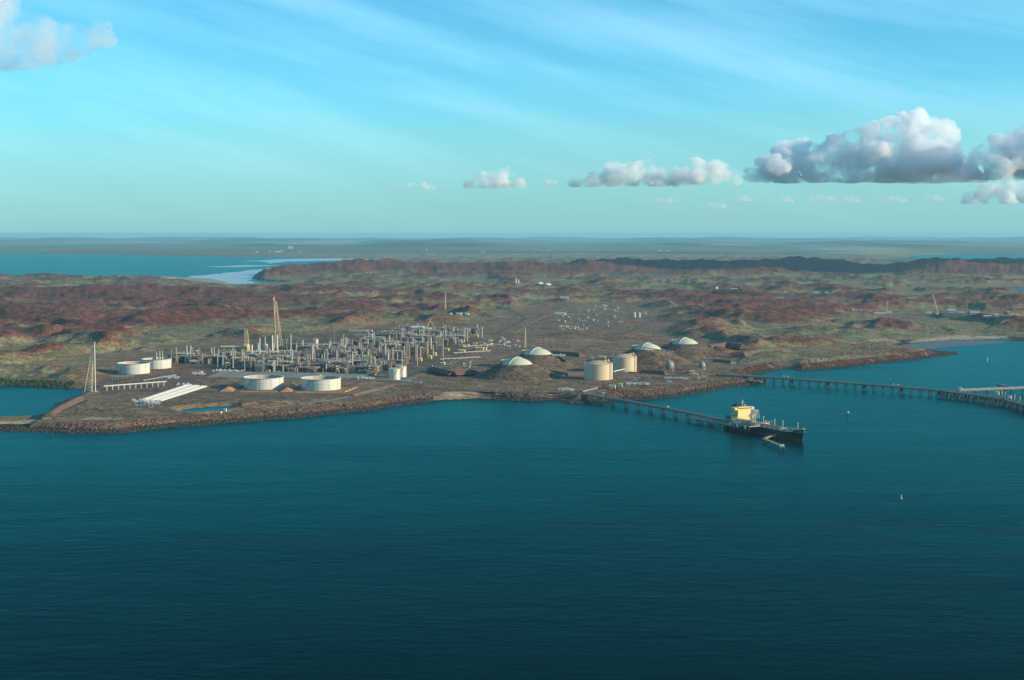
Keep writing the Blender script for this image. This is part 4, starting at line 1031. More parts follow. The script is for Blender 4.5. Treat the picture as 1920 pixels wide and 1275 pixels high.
# rows of pipe racks and what stands along them
ROWS = [(470,692,738,0), (520,697,700,3), (455,688,745,2), (470,680,760,3), (360,679,470,1), (430,673,520,0), (540,667,780,2), (585,659,800,0), (660,649,822,3), (700,641,845,2), (728,633.5,868,1), (745,627,882,0), (452,684,752,1), (400,680,470,2), (345,675,450,2), (520,672,772,3), (575,662,790,1), (560,655,640,0), (640,653,812,2), (690,645,838,1), (720,637,858,0), (735,630,880,2), (760,624,885,3)]
SHC = lambda y: 'in the front rows of the plant' if y > 676 else 'in the middle rows of the plant' if y > 648 else 'in the back rows of the plant'
u = (math.cos(PLANT_RZ), math.sin(PLANT_RZ)); v_ = (-u[1], u[0])
ROWS.sort(key=lambda r: -r[1])
ORD = 'front,second,third,fourth,fifth,sixth,seventh,eighth,ninth,tenth,eleventh,twelfth,thirteenth,fourteenth,fifteenth,sixteenth,seventeenth,eighteenth,nineteenth,twentieth,twenty-first,twenty-second,rearmost,last'.split(',')
for rown, (x0, y0, x1, ri) in enumerate(ROWS):
    rw = f'of the {ORD[rown]} rack row'
    X, Y, _ = G(x0, y0); k = 0
    while True:
        px, py = project(X, Y, 9.0)
        if px > x1: break
        z = tz(X, Y)-0.3; sc_h = rng.uniform(0.8, 1.15)
        col_ = ['blue grey', 'brown', 'pale grey', 'dark']; rr = (ri+(k % 2)*2) % 4
        zz_ = '' if zone(px, py).startswith('in the') else ' '+zone(px, py)
        lab = f'{col_[rr]} pipe rack {rw}{zz_}'
        racks[rr]((X, Y, z), PLANT_RZ, lab, f'pipe racks {rw}', (rng.uniform(0.55, 1.0), rng.uniform(1.1, 1.7), sc_h*rng.uniform(0.7, 1.15)))
        for _ in range(7):
            du, dv = rng.uniform(-30, 30), rng.choice((-1, 1))*rng.uniform(13, 34)
            XX, YY = X+u[0]*du+v_[0]*dv, Y+u[1]*du+v_[1]*dv; ZZ = tz(XX, YY)-0.3
            qx, qy = project(XX, YY, 9.0)
            if qx > x1+12: continue
            zn = zone(qx, qy); zn = rw if zn.startswith('in the') else f'{rw} {zn}'; w = rng.random(); rz_ = PLANT_RZ+rng.choice((0, math.pi/2, math.pi))
            if w < 0.26:
                c = rng.randrange(3); modules[c]((XX, YY, ZZ), rz_, f'{["blue grey","brown","galvanised"][c]} open steel module {zn}', f'steel modules {c} '+zn, (rng.uniform(0.7, 1.1), rng.uniform(0.7, 1.1), rng.uniform(0.45, 1.0)))
            elif w < 0.70:
                c = rng.choice(('silver', 'tan', 'brown', 'tan', 'white', 'brown')); h = 0.3+0.85*rng.random()**1.6; s = rng.uniform(0.38, 0.8)
                columns[c]((XX, YY, ZZ), rz_, f'{"squat" if h < 0.55 else "tallish" if h > 0.8 else "short"} {c} column {zn}', f'{"squat" if h < 0.55 else "tallish" if h > 0.8 else "short"} {c} columns {zn}', (s, s, h))
            elif w < 0.88:
                c = rng.randrange(3); s = rng.uniform(0.6, 1.1); drums[c]((XX, YY, ZZ), rz_, f'{["silver","white","tan"][c]} horizontal drum {zn}', f'horizontal drums {c} '+zn, (s, s, s))
            else: cream_sw((XX, YY, ZZ), rz_, f'small cream switch room {zn}', 'switch rooms '+zn, (rng.uniform(0.5, 0.9), rng.uniform(0.6, 1), rng.uniform(0.7, 1.2)))
        X += u[0]*66; Y += u[1]*66; k += 1
for x, y, l in ((661,700,'brown fired heater with splayed legs in the front row, left of the silver tanks'), (703,700,'tan fired heater in the front row beside the silver tanks'), (488,694,'tan heater box under the thin white stack')):
    heater(place(x, y), PLANT_RZ, l)
# low pipe tracks and huts between the plant road and the mounded tanks
for i_, (x0, y0, x1, y1, l) in enumerate(((868,652,930,648,'low pipe track farthest up the road across from the plant'), (850,664,920,660,'low pipe track beside the olive yellow shed'), (825,676,900,672,'low pipe track across the road below the yellow shed'), (812,686,880,692,'low pipe track nearest the red rock cutting'))):
    PB.append((x0, y0, x1, y1, l))
# tall steel modules of the gas trains
for x, y, c, h, l in ((489,696,2,1.5,'tall grey steel tower wrapped round the thin white stack'), (700,704,1,0.95,'brown open steel block just left of the silver tanks'), (534,652,2,0.9,'grey lattice steel block at the foot of the tall flare tower'),
                      (575,697,1,0.9,'rusty steel tower block behind the gap between the big white tanks')):
    modules[c](place(x, y), PLANT_RZ, l, None, (0.8, 0.9, h))

# yellow and cream buildings
def bld(st, x, y, wpx, W0, h, H0, d, D0, label, group=None, rz=PLANT_RZ):
    X, Y, Z = place(x, y); return st((X, Y, Z), rz, label, group, (wpx*Y/FPX/W0, d/D0, h/H0))
bld(ybld, 436, 657, 42, 20, 9.5, 6, 22, 10, 'long yellow building behind the plant with a flat dull front')
bld(ybld, 462, 658, 8, 20, 14, 6, 16, 10, 'tall bright yellow block at the end of the long yellow building')
bld(ybld, 515, 669, 15, 20, 12, 6, 16, 10, 'bright yellow building block under the tallest white stacks')
bld(ybld, 372, 671, 6, 20, 8, 6, 9, 10, 'small yellow hut at the end of the plant near the vent masts')
bld(ybld, 391, 680, 9, 20, 6, 6, 9, 10, 'low yellow hut in front of the plant end')
for x, y, w, h, l in ((788,677,6,6,'yellow hut nearest the roadside vent stack'), (806,673,7,7,'bright yellow hut in the middle of the plant road'), (816,667,4,7,'narrow yellow hut beside the bright one on the plant road'), (838,658,8,6,'yellow hut at the far end of the plant road'),
                      (866,662,12,7,'yellow shed across the road from the plant'), (830,684,8,4.5,'low yellow hut on its own across the road'), (900,657,14,7,'olive yellow shed beside the curved road'), (890,632,14,6,'yellow roofed shed at the back corner of the plant'),
                      (1328,674,14,6,'small yellow building beyond the mounded tank')):
    if x == 1328: x, y, w = 1129, 673, 13
    bld(ybld, x, y, w, 20, h, 6, 10, 10, l)
bld(shed, 783, 624, 24, 40, 16, 8, 26, 16, 'tall pale blue compressor shed at the back of the plant')
bld(shed, 806, 624, 22, 40, 12, 8, 22, 16, 'lower pale blue compressor shed joined to the tall one')
bld(shed, 762, 623, 16, 40, 7, 8, 18, 16, 'low pale blue shed left of the tall compressor shed')
bld(cream_sw, 498, 652, 6, 16, 9, 5, 9, 9, 'cream box building just behind the white stacks')
bld(cream_sw, 566, 650, 8, 16, 8, 5, 9, 9, 'cream box building right of the lattice flare tower')
bld(cream_sw, 598, 706, 7, 16, 4, 5, 6, 9, 'little cream kiosk behind the tank nearest the silver tanks')
silver_tank(592, 649, 10, 18, 'single cream grey tank standing behind the plant rows')
for i in range(9):
    bld(wcab, 655+i*5.2, 622, 4, 12, 5, 3.2, 5, 4, 'small white cabin in the row behind the middle of the plant', 'white cabins in the row behind the plant')
bld(cream_sw, 680, 629, 34, 16, 4, 5, 10, 9, 'long low cream wall building below the row of white cabins')
# yellow crane beside the shed
X, Y, Z = place(808, 622)
t = thing('crawler_crane', 'yellow lattice crane with crossed booms behind the compressor shed', 'crane', (X, Y, Z))
for (x0, y0), (x1, y1) in (((800, 615), (808, 597)), ((815, 614), (805, 598))):
    ax, az = at_px(x0, y0, Y); bx, bz = at_px(x1, y1, Y)
    lattice(MB(), (ax-X, 0, az-Z), (bx-X, 0, bz-Z), 1.2, 0.8, 8, 4, 0.3, 0.2).build('boom', M_yellow, t)
MB().box(0, 0, 1.2, 10, 6, 4).build('cab', M_yellow, t)
for s in (-2.5, 2.5): MB().box(0, s, 0, 11, 1.6, 1.4).build('track', M_black, t)

# ------------------------------------------------------------------ pipe banks and bridges by the shore tanks
def run_pipe(a, b, r, m, label, group, z=2.2, name='bank_pipe'):
    (ax, ay), (bx, by) = a, b; L = math.hypot(bx-ax, by-ay); ang = math.atan2(by-ay, bx-ax)
    t = thing(name, label, 'pipe', (ax, ay, tz((ax+bx)/2, (ay+by)/2)), ang, group)
    MB().tube((0, 0, z), (L, 0, z), r, 8).build('barrel', m, t, True)
    for k in range(int(L/40)+1): MB().box(6+k*40, 0, -1, 0.8, r*2.4, z+1-r*0.7).build('support', M_concrete, t)
for g in range(3):
    for k in range(5):
        f = (g*7.2+k)/18.4
        a = gnd(266+36*f, 751.5+2.5*f, 9); b = gnd(352+36*f, 723+3.5*f, 9)
        run_pipe((float(a[0]), float(a[1])), (float(b[0]), float(b[1])), 0.95, M_white, f'long white pipe in the {["left","middle","right"][g]} strip of the white pipe bank by the lagoon', f'white pipe bank strip {["one","two","three"][g]}')
for k in range(11):
    a = gnd(388+(10-k)*2.5, 699+k*1.0, 9); b = gnd(690, 701.5+k*1.0, 9)
    run_pipe((float(a[0]), float(a[1])), (float(b[0]), float(b[1])), 1.0, M_galv, 'long grey pipe in the flat pipe bank behind the two big white tanks', 'flat grey pipe bank')
def manifold(x, y, w, label, seed, m=M_white):
    q = random.Random(seed); X, Y, Z = place(x, y); w = w*Y/FPX
    t = thing('pipe_manifold', label, 'pipe manifold', (X, Y, Z), PLANT_RZ)
    for k in range(3): MB().tube((-w/2, -3+3*k, 2+k), (w/2, -3+3*k, 2+k), 0.7, 8).build('header', m, t, True)
    p = MB()
    for k in range(int(w/2)):
        x_ = -w/2+k*2+q.uniform(-0.4, 0.4); y_ = q.uniform(-5, 5); h = q.uniform(3, 6.5)
        p.tube((x_, y_, 0), (x_, y_, h), 0.5, 6).box(x_, y_, h, 1.2, 1.2, 1.0)
        if q.random() < 0.5: p.tube((x_, y_, h*0.8), (x_, y_+q.choice((-5, 5)), h*0.8), 0.5, 6)
    p.build('valves', m, t, kind='stuff')
    for s in (-1, 1): MB().box(s*w*0.3, 0, -0.3, 1, 8, 2).build('support', M_concrete, t)
manifold(268, 755, 44, 'white valve manifold at the near end of the white pipe bank', 1)
manifold(284, 758, 34, 'second white valve manifold, nearest the sea wall', 2)
manifold(344, 724, 26, 'white valve manifold at the far end of the white pipe bank', 3)
manifold(430, 698, 60, 'white valve manifold along the back of the flat grey pipe bank', 4)
manifold(372, 703, 26, 'white pipe manifold near the tank with vent masts', 5)
manifold(686, 712, 34, 'white tangle of pipes at the end of the flat grey pipe bank', 6)
manifold(272, 764, 34, 'pale pipe and valves lying by the sea wall road', 7, M_galv)
manifold(322, 710, 30, 'white pipe fittings behind the elevated pipe bridge', 8)
manifold(1268, 712, 46, 'tangle of silver pumps and pipework by the cream tanks', 9, M_silver)
manifold(1300, 700, 40, 'pipework strung below the small silver gas sphere', 10, M_galv)
manifold(1196, 722, 44, 'white pipes beside the shore road near the big cream tank', 11)
manifold(1180, 712, 40, 'low grey pipe tangle between the two cream tanks', 12, M_galv)
manifold(1062, 733, 30, 'white pipework where the trestle jetty comes ashore', 13)
manifold(1040, 669, 40, 'white pipework on the road behind the twin mounded tanks', 14)
def pipe_bridge(x0, y0, x1, y1, h, m, label, n):
    (ax, ay), (bx, by) = [tuple(map(float, gnd(x, y, 9))) for x, y in ((x0, y0), (x1, y1))]
    L = math.hypot(bx-ax, by-ay); t = thing('pipe_bridge', label, 'pipe bridge', (ax, ay, tz(ax, ay)-0.3), math.atan2(by-ay, bx-ax))
    MB().box(L/2, 0, h-0.5, L, 3.0, 0.5).build('deck', M_galv, t)
    for s in (-0.9, 0.9): MB().tube((0, s, h+0.6), (L, s, h+0.6), 0.6, 8).build('pipe', m, t, True)
    for k in range(n):
        x = L*(k+0.5)/n
        for s in (-1.4, 1.4): MB().box(x, s, 0, 0.6, 0.6, h-0.5).build('leg', M_galv, t)
pipe_bridge(195, 733, 312, 724, 9, M_white, 'elevated white pipe on legs running from the flare stack to the tanks', 11)
pipe_bridge(208, 713, 252, 712, 8, M_galv, 'grey frame pipe rack just below the tank nearest the flare', 8)
pipe_bridge(268, 719, 330, 708, 6, M_galv, 'grey pipe rack between the elevated pipe and the tank with masts', 8)
pipe_bridge(1150, 704, 1171, 699, 8, M_white, 'short white pipe bridge joining the two cream tanks', 4)
pipe_bridge(1200, 679, 1262, 690, 6, M_white, 'white pipeline on legs from the rear cream tank to the gas sphere', 9)
pipe_bridge(1262, 690, 1300, 701, 4, M_galv, 'grey pipeline on low legs passing below the spheres', 6)
pipe_bridge(770, 716, 700, 714, 2.5, M_white, 'low white pipe run in front of the silver tanks', 8)
pipe_bridge(790, 720, 750, 717, 2.5, M_white, 'low white pipe run beside the plant road junction', 5)
pipe_bridge(1092, 737, 1120, 730, 3, M_galv, 'low white pipe run behind the trestle jetty root', 6)
for x0, y0, x1, y1, l in PB: pipe_bridge(x0, y0, x1, y1, 3.5, M_galv, l, 7)
# buildings along the shore
bld(cream_sw, 1148, 729, 12, 16, 6.5, 5, 10, 9, 'cream flat-roofed hut by the shore in front of the big cream tank')
bld(cream_sw, 1163, 726, 8, 16, 7, 5, 8, 9, 'smaller cream hut beside the flat-roofed one on the shore')
bld(ybld, 1303, 705, 12, 20, 5, 6, 9, 10, 'yellow hut at the root of the long jetty')
bld(ybld, 1297, 700, 10, 20, 5, 6, 9, 10, 'yellow hut with a pale roof just behind the other at the jetty root')
bld(wcab, 1320, 709, 8, 12, 4, 3.2, 6, 4, 'white cabin at the jetty root nearest the sea')
bld(wcab, 1310, 711, 5, 12, 4, 3.2, 6, 4, 'little white cabin beside the yellow hut at the jetty root')
bld(wcab, 1374, 684, 9, 12, 4, 3.2, 8, 4, 'white building on the gravel terrace above the boulder wall')
bld(wcab, 1255, 717, 8, 12, 2, 3.2, 5, 4, 'low white slab building above the red rocks')
bld(wcab, 422, 771, 5, 12, 3.2, 3.2, 4, 4, 'white cabin at the corner of the small pond')
bld(wcab, 414, 775, 3, 12, 3, 3.2, 4, 4, 'tiny white box at the pond edge')
bld(wcab, 376, 700, 7, 12, 4, 3.2, 6, 4, 'white box cabin near the tank with vent masts')

# ------------------------------------------------------------------ laydown yards: cabins, containers, vehicles
def make_truck():
    t = thing('parked_vehicle', '', 'vehicle', (0, 0, 0))
    MB().box(0.6, 0, 0.7, 4.0, 2.0, 1.1).build('body', M_white, t)
    MB().box(-0.6, 0, 1.8, 2.2, 1.8, 0.9).build('cabin', M_glass, t)
    for x in (-1.0, 2.0):
        for y in (-0.95, 0.95): MB().tube((x, y-0.15, 0.45), (x, y+0.15, 0.45), 0.45, 10).build('wheel', M_black, t)
    return t
truck = Stamp(make_truck())
def scatter(n, box_, label, group, st, sc=(1, 1, 1), seed=0):
    q = random.Random(seed)
    for _ in range(n):
        x, y = q.uniform(box_[0], box_[2]), q.uniform(box_[1], box_[3])
        s = q.uniform(0.7, 1.5); st(place(x, y), PLANT_RZ+q.choice((0, math.pi/2))+q.uniform(-0.1, 0.1), label, group, (s*sc[0], s*sc[1], sc[2]*q.uniform(0.9, 1.4)))
scatter(16, (1042,591,1170,606), 'white cabin among many in the laydown yard beyond the plant', 'white cabins in the laydown yard', wcab, (0.8, 1.0, 1.0), 1)
scatter(26, (1050,594,1175,612), 'grey container among many in the laydown yard beyond the plant', 'grey containers in the laydown yard', gcab, (0.9, 1.0, 0.9), 21)
scatter(16, (930,634,975,652), 'white cabin in the yard behind the twin mounded tanks', 'white cabins behind the twin mounded tanks', wcab, (0.7, 1, 1.1), 2)
scatter(14, (1100,574,1160,586), 'small cabin in the far gravel yard', 'cabins in the far gravel yard', cream_sw, (0.6, 0.6, 0.8), 3)
scatter(14, (1030,613,1110,620), 'pale shed along the near side of the laydown yard', 'sheds along the laydown yard', cream_sw, (0.8, 0.7, 0.8), 4)
scatter(18, (850,640,925,660), 'pale hut across the road from the plant', 'pale huts across the road from the plant', cream_sw, (0.8, 0.8, 0.8), 5)
scatter(16, (800,678,900,690), 'vehicle parked across the road from the plant', 'vehicles parked across the road', truck, (1.3, 1.3, 1.3), 6)
scatter(14, (1100,668,1180,676), 'vehicle parked in front of the mounded tank behind the cream tanks', 'vehicles parked behind the cream tanks', truck, (1.4, 1.4, 1.4), 7)
scatter(10, (1385,674,1420,680), 'vehicle parked on the gravel terrace above the boulder wall', 'vehicles on the gravel terrace', truck, (1.4, 1.4, 1.4), 8)
scatter(8, (1612,650,1636,655), 'vehicle parked on the headland behind the red rocks', 'vehicles on the headland', truck, (1.6, 1.6, 1.6), 9)
scatter(10, (540,698,660,702), 'vehicle parked behind the flat grey pipe bank', 'vehicles behind the pipe bank', truck, (1.3, 1.3, 1.3), 10)
bld(shed, 1051, 591, 20, 40, 7, 8, 14, 16, 'long white shed, biggest in the laydown yard')
bld(shed, 1132, 575, 6, 40, 6, 8, 12, 16, 'small white shed alone in the far gravel yard')
bld(shed, 1058, 560.5, 15, 40, 7, 8, 14, 16, 'long pale shed below the red hill beyond the laydown yard')
bld(shed, 861, 591, 9, 40, 7, 8, 12, 16, 'white house on the plain beyond the plant')
bld(shed, 876, 591, 7, 40, 6, 8, 12, 16, 'smaller white house on the plain beyond the plant')
bld(shed, 845, 590, 4, 40, 5, 8, 10, 16, 'tiny white hut left of the two houses on the plain')
bld(cream_sw, 1206, 590, 11, 16, 9, 5, 14, 9, 'cream works building behind the two white silos')
for x, l in ((1190, 'tall white silo, left of the pair in the laydown yard'), (1199, 'white silo, right of the pair in the laydown yard')):
    X, Y, Z = place(x, 597); t = thing('silo', l, 'silo', (X, Y, Z)); r = 3.2; h = at_px(x, 586 if x == 1199 else 585, Y)[1]-Z
    MB().cyl(0, 0, 4, r, h-7, 14).cyl(0, 0, h-3, r, 3, 14, 0.8).build('barrel', M_white, t, True)
    MB().cyl(0, 0, 1.5, 0.6, 2.5, 14, r).build('hopper', M_white, t, True)
    for a in range(4): MB().box(r*0.8*math.cos(a*math.pi/2+0.78), r*0.8*math.sin(a*math.pi/2+0.78), 0, 0.5, 0.5, 4.2).build('leg', M_galv, t)
MBx = bld(modules[0], 1183, 597, 7, 16, 18, 24, 10, 14, 'dark blue steel works block beside the white silos')
# buildings near the beach
for x, y, w, h, l in ((1648,590,20,6,'long white shed left of the lattice crane by the beach'), (1667,589,9,7,'short cream shed next to the long white shed by the beach'), (1742,590,9,8,'white shed at the foot of the tall lattice crane'),
                      (1784,586,14,9,'white shed with a tall front right of the tall crane'), (1802,588,12,5,'low white shed between two bigger ones by the beach'), (1828,590,18,8,'long white shed near the orange quarry'),
                      (1852,595,16,5,'low white shed in front, near the orange quarry'), (1868,595,4,8,'small white hut beside the orange quarry'), (1600,583,5,6,'pale blue hut on the red slope above the beach'), (1614,585,3,6,'tiny white hut on the red slope above the beach'),
                      (1890,588,3,6,'tiny white hut farthest along the beach road'), (1530,551,10,7,'white shed on the red plateau'), (1550,551,6,7,'small white shed on the red plateau'), (1473,550,4,7,'lone white hut on the red plateau')):
    bld(shed, x, y, w, 40, h, 8, 14, 16, l)
def boom_crane(x, y, xt, yt, label):
    X, Y, Z = place(x, y); tx, zt = at_px(xt, yt, Y)
    t = thing('crawler_crane', label, 'crane', (X, Y, Z))
    lattice(MB(), (2, 0, 3), (tx-X, 0, zt-Z), 1.7, 1.0, 14, 4, 0.36, 0.2).build('boom', M_tan, t)
    MB().box(-2, 0, 1.5, 11, 6, 5).build('cab', M_yellow, t); MB().tube((-6, 0, 6), (tx-X, 0, zt-Z), 0.25).build('stay', M_galv, t)
    for s in (-3, 3): MB().box(0, s, 0, 12, 1.8, 1.6).build('track', M_black, t)
boom_crane(1758, 590, 1749, 552, 'tall tan lattice crane among the sheds by the beach')
boom_crane(1660, 589, 1664, 563, 'shorter tan lattice crane behind the long white shed by the beach')
# far things
for x, y, r, l in ((1012,533,19,'white storage dome on the far hills, left of the pair'), (1026,535,20,'white storage dome on the far hills, right of the pair')):
    X, Y, Z = place(x, y); t = thing('storage_dome', l, 'dome', (X, Y, Z))
    MB().dome(0, 0, 2, r*1.1, r*0.55, 24, 6).build('shell', M_white, t, True); MB().cyl(0, 0, -1, r*1.12, 3, 24).build('ring_wall', M_concrete, t); MB().box(0, -r*1.1, 0, 6, 3, 6).build('portal', M_white, t)
for x, yt, l in ((967.5,521,'taller of two white chimneys on the far hills'), (972.5,524,'shorter of two white chimneys on the far hills')):
    X, Y, Z = place(x, 534); t = thing('chimney', l, 'chimney', (X, Y, Z)); h = at_px(x, yt, Y)[1]-Z
    MB().cyl(0, 0, 0, 3.2, h, 10, 2.4).build('shaft', M_white, t, True); MB().box(6, 2, 0, 14, 12, h*0.3).build('works', M_galv, t)
X, Y, Z = place(1343, 543); t = thing('water_tower', 'white water tank standing on the far plain', 'water tank', (X, Y, Z))
MB().cyl(0, 0, 4, 7, 11, 16).build('tank', M_white, t, True); MB().cyl(0, 0, 0, 3, 4, 10).build('stand', M_concrete, t)
bld(shed, 1376, 543, 13, 40, 6, 8, 30, 16, 'long curved white shed on the far plain beside the water tank')
for i, (x, y, w, h) in enumerate(((481,473,3,14),(505,472,3,12),(519,473,9,16),(527,472,5,14),(543,466.5,4,40),(548,466,2,34),(561,472,4,12),(800,470,2,22),(905,474,6,12),(1010,469,3,14),(1030,470,4,14),(1237,470.5,8,14),(1252,470.8,4,12),(1548,468,4,16),(1000,468.5,3,12))):
    bld(shed, x, y, w, 40, h, 8, 40, 16, ['white speck of a building in the far town across the bay', 'pale building on the hazy far shore'][0 if x < 600 else 1], ['buildings of the far town', 'buildings on the hazy far shore'][0 if x < 600 else 1], 0)
# ------------------------------------------------------------------ jetties
def W(x, y, z=0.0): a, b = gnd(x, y, z); return float(a), float(b)
M_jdeck = mat('weathered_jetty_deck', (0.19, 0.165, 0.135), 0.85, 0, 0.25, 0.1)
def jetty(label, P, z, w, step, caps, braced=0, name='trestle_jetty', deck_m=M_jdeck, pile_m=M_pile, rack=True, aframe=False):
    """P: world polyline of the deck axis"""
    ox, oy = P[0]; t = thing(name, label, 'jetty', (ox, oy, 0))
    d, rl, pp = MB(), MB(), MB()
    acc = 0; k = 0
    for (ax, ay), (bx, by) in zip(P[:-1], P[1:]):
        L = math.hypot(bx-ax, by-ay); a = math.atan2(by-ay, bx-ax); ux, uy = math.cos(a), math.sin(a); nx, ny = -uy, ux
        mx, my = (ax+bx)/2-ox, (ay+by)/2-oy
        MB().box(mx, my, z-1.2, L+0.8, w, 1.0, a).build('deck', deck_m, t)
        for s in (-1, 1): MB().box(mx+nx*s*w*0.42, my+ny*s*w*0.42, z-2.6, L, 0.7, 1.4, a).build('girder', M_steel, t)
        for s in (-1, 1):
            r = MB(); r.box(mx+nx*s*w*0.5, my+ny*s*w*0.5, z+1.0, L, 0.15, 0.15, a)
            for q in range(int(L/6)): r.box(ax-ox+ux*q*6+nx*s*w*0.5, ay-oy+uy*q*6+ny*s*w*0.5, z-0.2, 0.15, 0.15, 1.3)
            r.build('handrail', M_galv, t, kind='stuff')
        if rack:
            for q in range(4): MB().tube((ax-ox+nx*(w*0.12+q*0.8), ay-oy+ny*(w*0.12+q*0.8), z+0.7), (bx-ox+nx*(w*0.12+q*0.8), by-oy+ny*(w*0.12+q*0.8), z+0.7), 0.34, 6).build('pipe', M_tan if q % 2 else M_galv, t, True)
        s_ = step-acc if acc else step*0.5
        while s_ < L:
            cx, cy = ax-ox+ux*s_, ay-oy+uy*s_
            if tz(cx+ox, cy+oy) < 2.5:
                MB().box(cx, cy, z-3.2, 1.5, w*1.0, 0.7, a).build('cap_beam', caps, t)
                n = 3 if braced and k % braced == 0 else 1
                for j in range(n):
                    off = (j-(n-1)/2)*5.0
                    b = MB()
                    for s in (-1, 1):
                        tx, ty = cx+nx*s*w*0.34+ux*off*0.3, cy+ny*s*w*0.34+uy*off*0.3
                        if n == 1 and aframe:
                            for e in (-1, 1): b.tube((cx+nx*s*w*0.4+ux*e*3.6, cy+ny*s*w*0.4+uy*e*3.6, -4), (cx+nx*s*w*0.25+ux*e*0.8, cy+ny*s*w*0.25+uy*e*0.8, z-3.0), 0.65, 8)
                        else: b.tube((cx+nx*s*w*0.55+ux*off*1.3, cy+ny*s*w*0.55+uy*off*1.3, -4), (tx, ty, z-3.0), 0.82, 8)
                    b.build('trestle_bent', pile_m, t, kind='stuff')
            s_ += step; k += 1
        acc = L-(s_-step)
    return t
JZ = 11.0
J1 = [W(1092,738,JZ), W(1180,752,JZ), W(1250,765,JZ), W(1320,779,JZ), W(1392,796,JZ)]
jetty('trestle jetty with spaced bents leading to the moored tanker', J1, JZ, 7.5, 37, M_white, 0, aframe=True)
J2Z = 13.0
jetty('long trestle jetty with close bents striding out to the frame edge', [W(1343,701,J2Z), W(1477,709,J2Z), W(1640,721,J2Z), W(1770,732,J2Z)], J2Z, 9.5, 19.5, M_concrete, 4)
jetty('wide loading jetty with dense piles at the frame edge', [W(1770,732,J2Z), W(1835,740,J2Z), W(1888,748,J2Z), W(1925,758,J2Z), W(1975,774,J2Z)], J2Z, 14, 8.5, M_concrete, 3, 'loading_jetty')
jetty('sunlit pale jetty branch running to the frame edge', [W(1796,731,J2Z), W(1860,728.5,J2Z), W(1930,726,J2Z), W(2010,723,J2Z)], J2Z, 9, 26, M_white, 0, 'jetty_branch', M_concrete)
jetty('short catwalk with a lone end pile behind the pale jetty branch', [W(1868,719,J2Z), W(1896,725,J2Z)], J2Z, 2.4, 24, M_steel, 0, 'catwalk', M_galv, M_pile, False)
jetty('rocky stub bridge below the root of the long jetty', [W(1352,705,8), W(1395,711,7), W(1428,716,6)], 7, 5, 26, M_steel, 0, 'service_bridge', M_concrete, M_pile, False)
# lower pipe deck beside the tanker jetty
jetty('low pipe deck on dark piles beside the tanker jetty', [W(1300,783,8), W(1345,791,8), W(1388,800,8)], 8, 5, 26, M_pile, 0, 'pipe_deck', M_galv)
# equipment at the bend of the loading jetty
for x, y, h, m, l in ((1870,741,9,M_shipcream,'cream hut on the loading jetty'), (1893,748,7,M_white,'white cabin on the loading jetty at the bend'), (1800,731,5,M_shipcream,'cream pipe housing where the jetty forks')):
    X, Y = W(x, y, J2Z); t = thing('jetty_hut', l, 'hut', (X, Y, J2Z-0.2), R(-30))
    MB().box(0, 0, 0, 6, 5, h*0.7).build('wall', m, t); MB().box(0, 0, h*0.7, 7, 6, 0.4).build('roof', M_white, t); MB().cyl(1.5, 0, h*0.7+0.4, 0.4, h*0.5, 6).build('post', M_galv, t); MB().box(3.02, 0, 0, 0.1, 1.3, 2.2).build('door', M_glass, t)
for x, y in ((1878,744),(1884,745.5),(1902,751),(1912,754)):
    X, Y = W(x, y, J2Z); t = thing('marine_loader', 'folded loading arm on the loading jetty at the frame edge', 'loading arm', (X, Y, J2Z-0.2), 0, 'loading arms on the far jetty')
    MB().cyl(0, 0, 0, 0.6, 6, 8).build('riser', M_tan, t); MB().tube((0, 0, 6), (2, 3, 10), 0.4, 6).tube((2, 3, 10), (3, 5, 4), 0.4, 6).build('arm', M_tan, t)
# vehicles on the jetties
for x, y, Z_, l in ((1467,706.5,J2Z,'white van on the long jetty near the shore, leading'), (1475,707.2,J2Z,'white van on the long jetty near the shore, following'), (1673,721.8,J2Z,'white van halfway out on the long jetty'), (1682,722.5,J2Z,'second white van halfway out on the long jetty'),
                    (1246,763,JZ,'white truck on the tanker jetty'), (1250,763.8,JZ,'cream truck behind the white one on the tanker jetty')):
    X, Y = W(x, y, Z_); truck((X, Y, Z_-0.2), R(-33), l, None, (1.35, 1.3, 1.35))
for x, y, l in ((1131, 739.5, 'white cabin beside the tanker jetty over the rocks'),):
    bld(wcab, x, y, 6, 12, 3.4, 3.2, 4, 4, l)

# ------------------------------------------------------------------ tanker
HD = Vector((0.445, -0.895, 0)).normalized(); BOW = Vector((421, 2046, 0)); LEN, BEAM, DK = 182.0, 30.0, 12.0
STERN = BOW-HD*LEN
ship = thing('tanker_ship', 'black hulled tanker with pale yellow bridge moored at the jetty', 'ship', STERN, math.atan2(HD.y, HD.x))
def hull(z0, z1, flare0, flare1, name, m, close_top=False):
    n = 28; P = []
    for z, fl in ((z0, flare0), (z1, flare1)):
        L_, Rr = [], []
        for k in range(n+1):
            f = k/n; x = f*LEN + (fl if f > 0.85 else 0)*(f-0.85)/0.15
            b = BEAM/2
            if f > 0.84: b *= max(0.0, 1-((f-0.84)/0.16)**(1.9+0.4*fl/4))
            if f < 0.10: b *= 0.62+0.38*math.sin(f/0.10*math.pi/2)
            b = max(b, 0.15); sh = (1.6*((f-0.8)/0.2)**2 if f > 0.8 else 0)+(3.2 if f > 0.93 else 0) if z == DK else 0
            L_.append((x, b, z+sh)); Rr.append((x, -b, z+sh))
        P.append(L_+Rr[::-1])
    m_ = len(P[0]); mb = MB().add(P[0]+P[1], [(i, (i+1) % m_, m_+(i+1) % m_, m_+i) for i in range(m_)])
    if close_top: mb.add(P[1], [(i, i+1, 2*n-i, 2*n+1-i) for i in range(n)])
    return mb.build(name, m, ship, True)
hull(-5, 3.2, -1, 0, 'boot_top', M_boot); hull(3.2, DK, 0, 4, 'hull', M_hull)
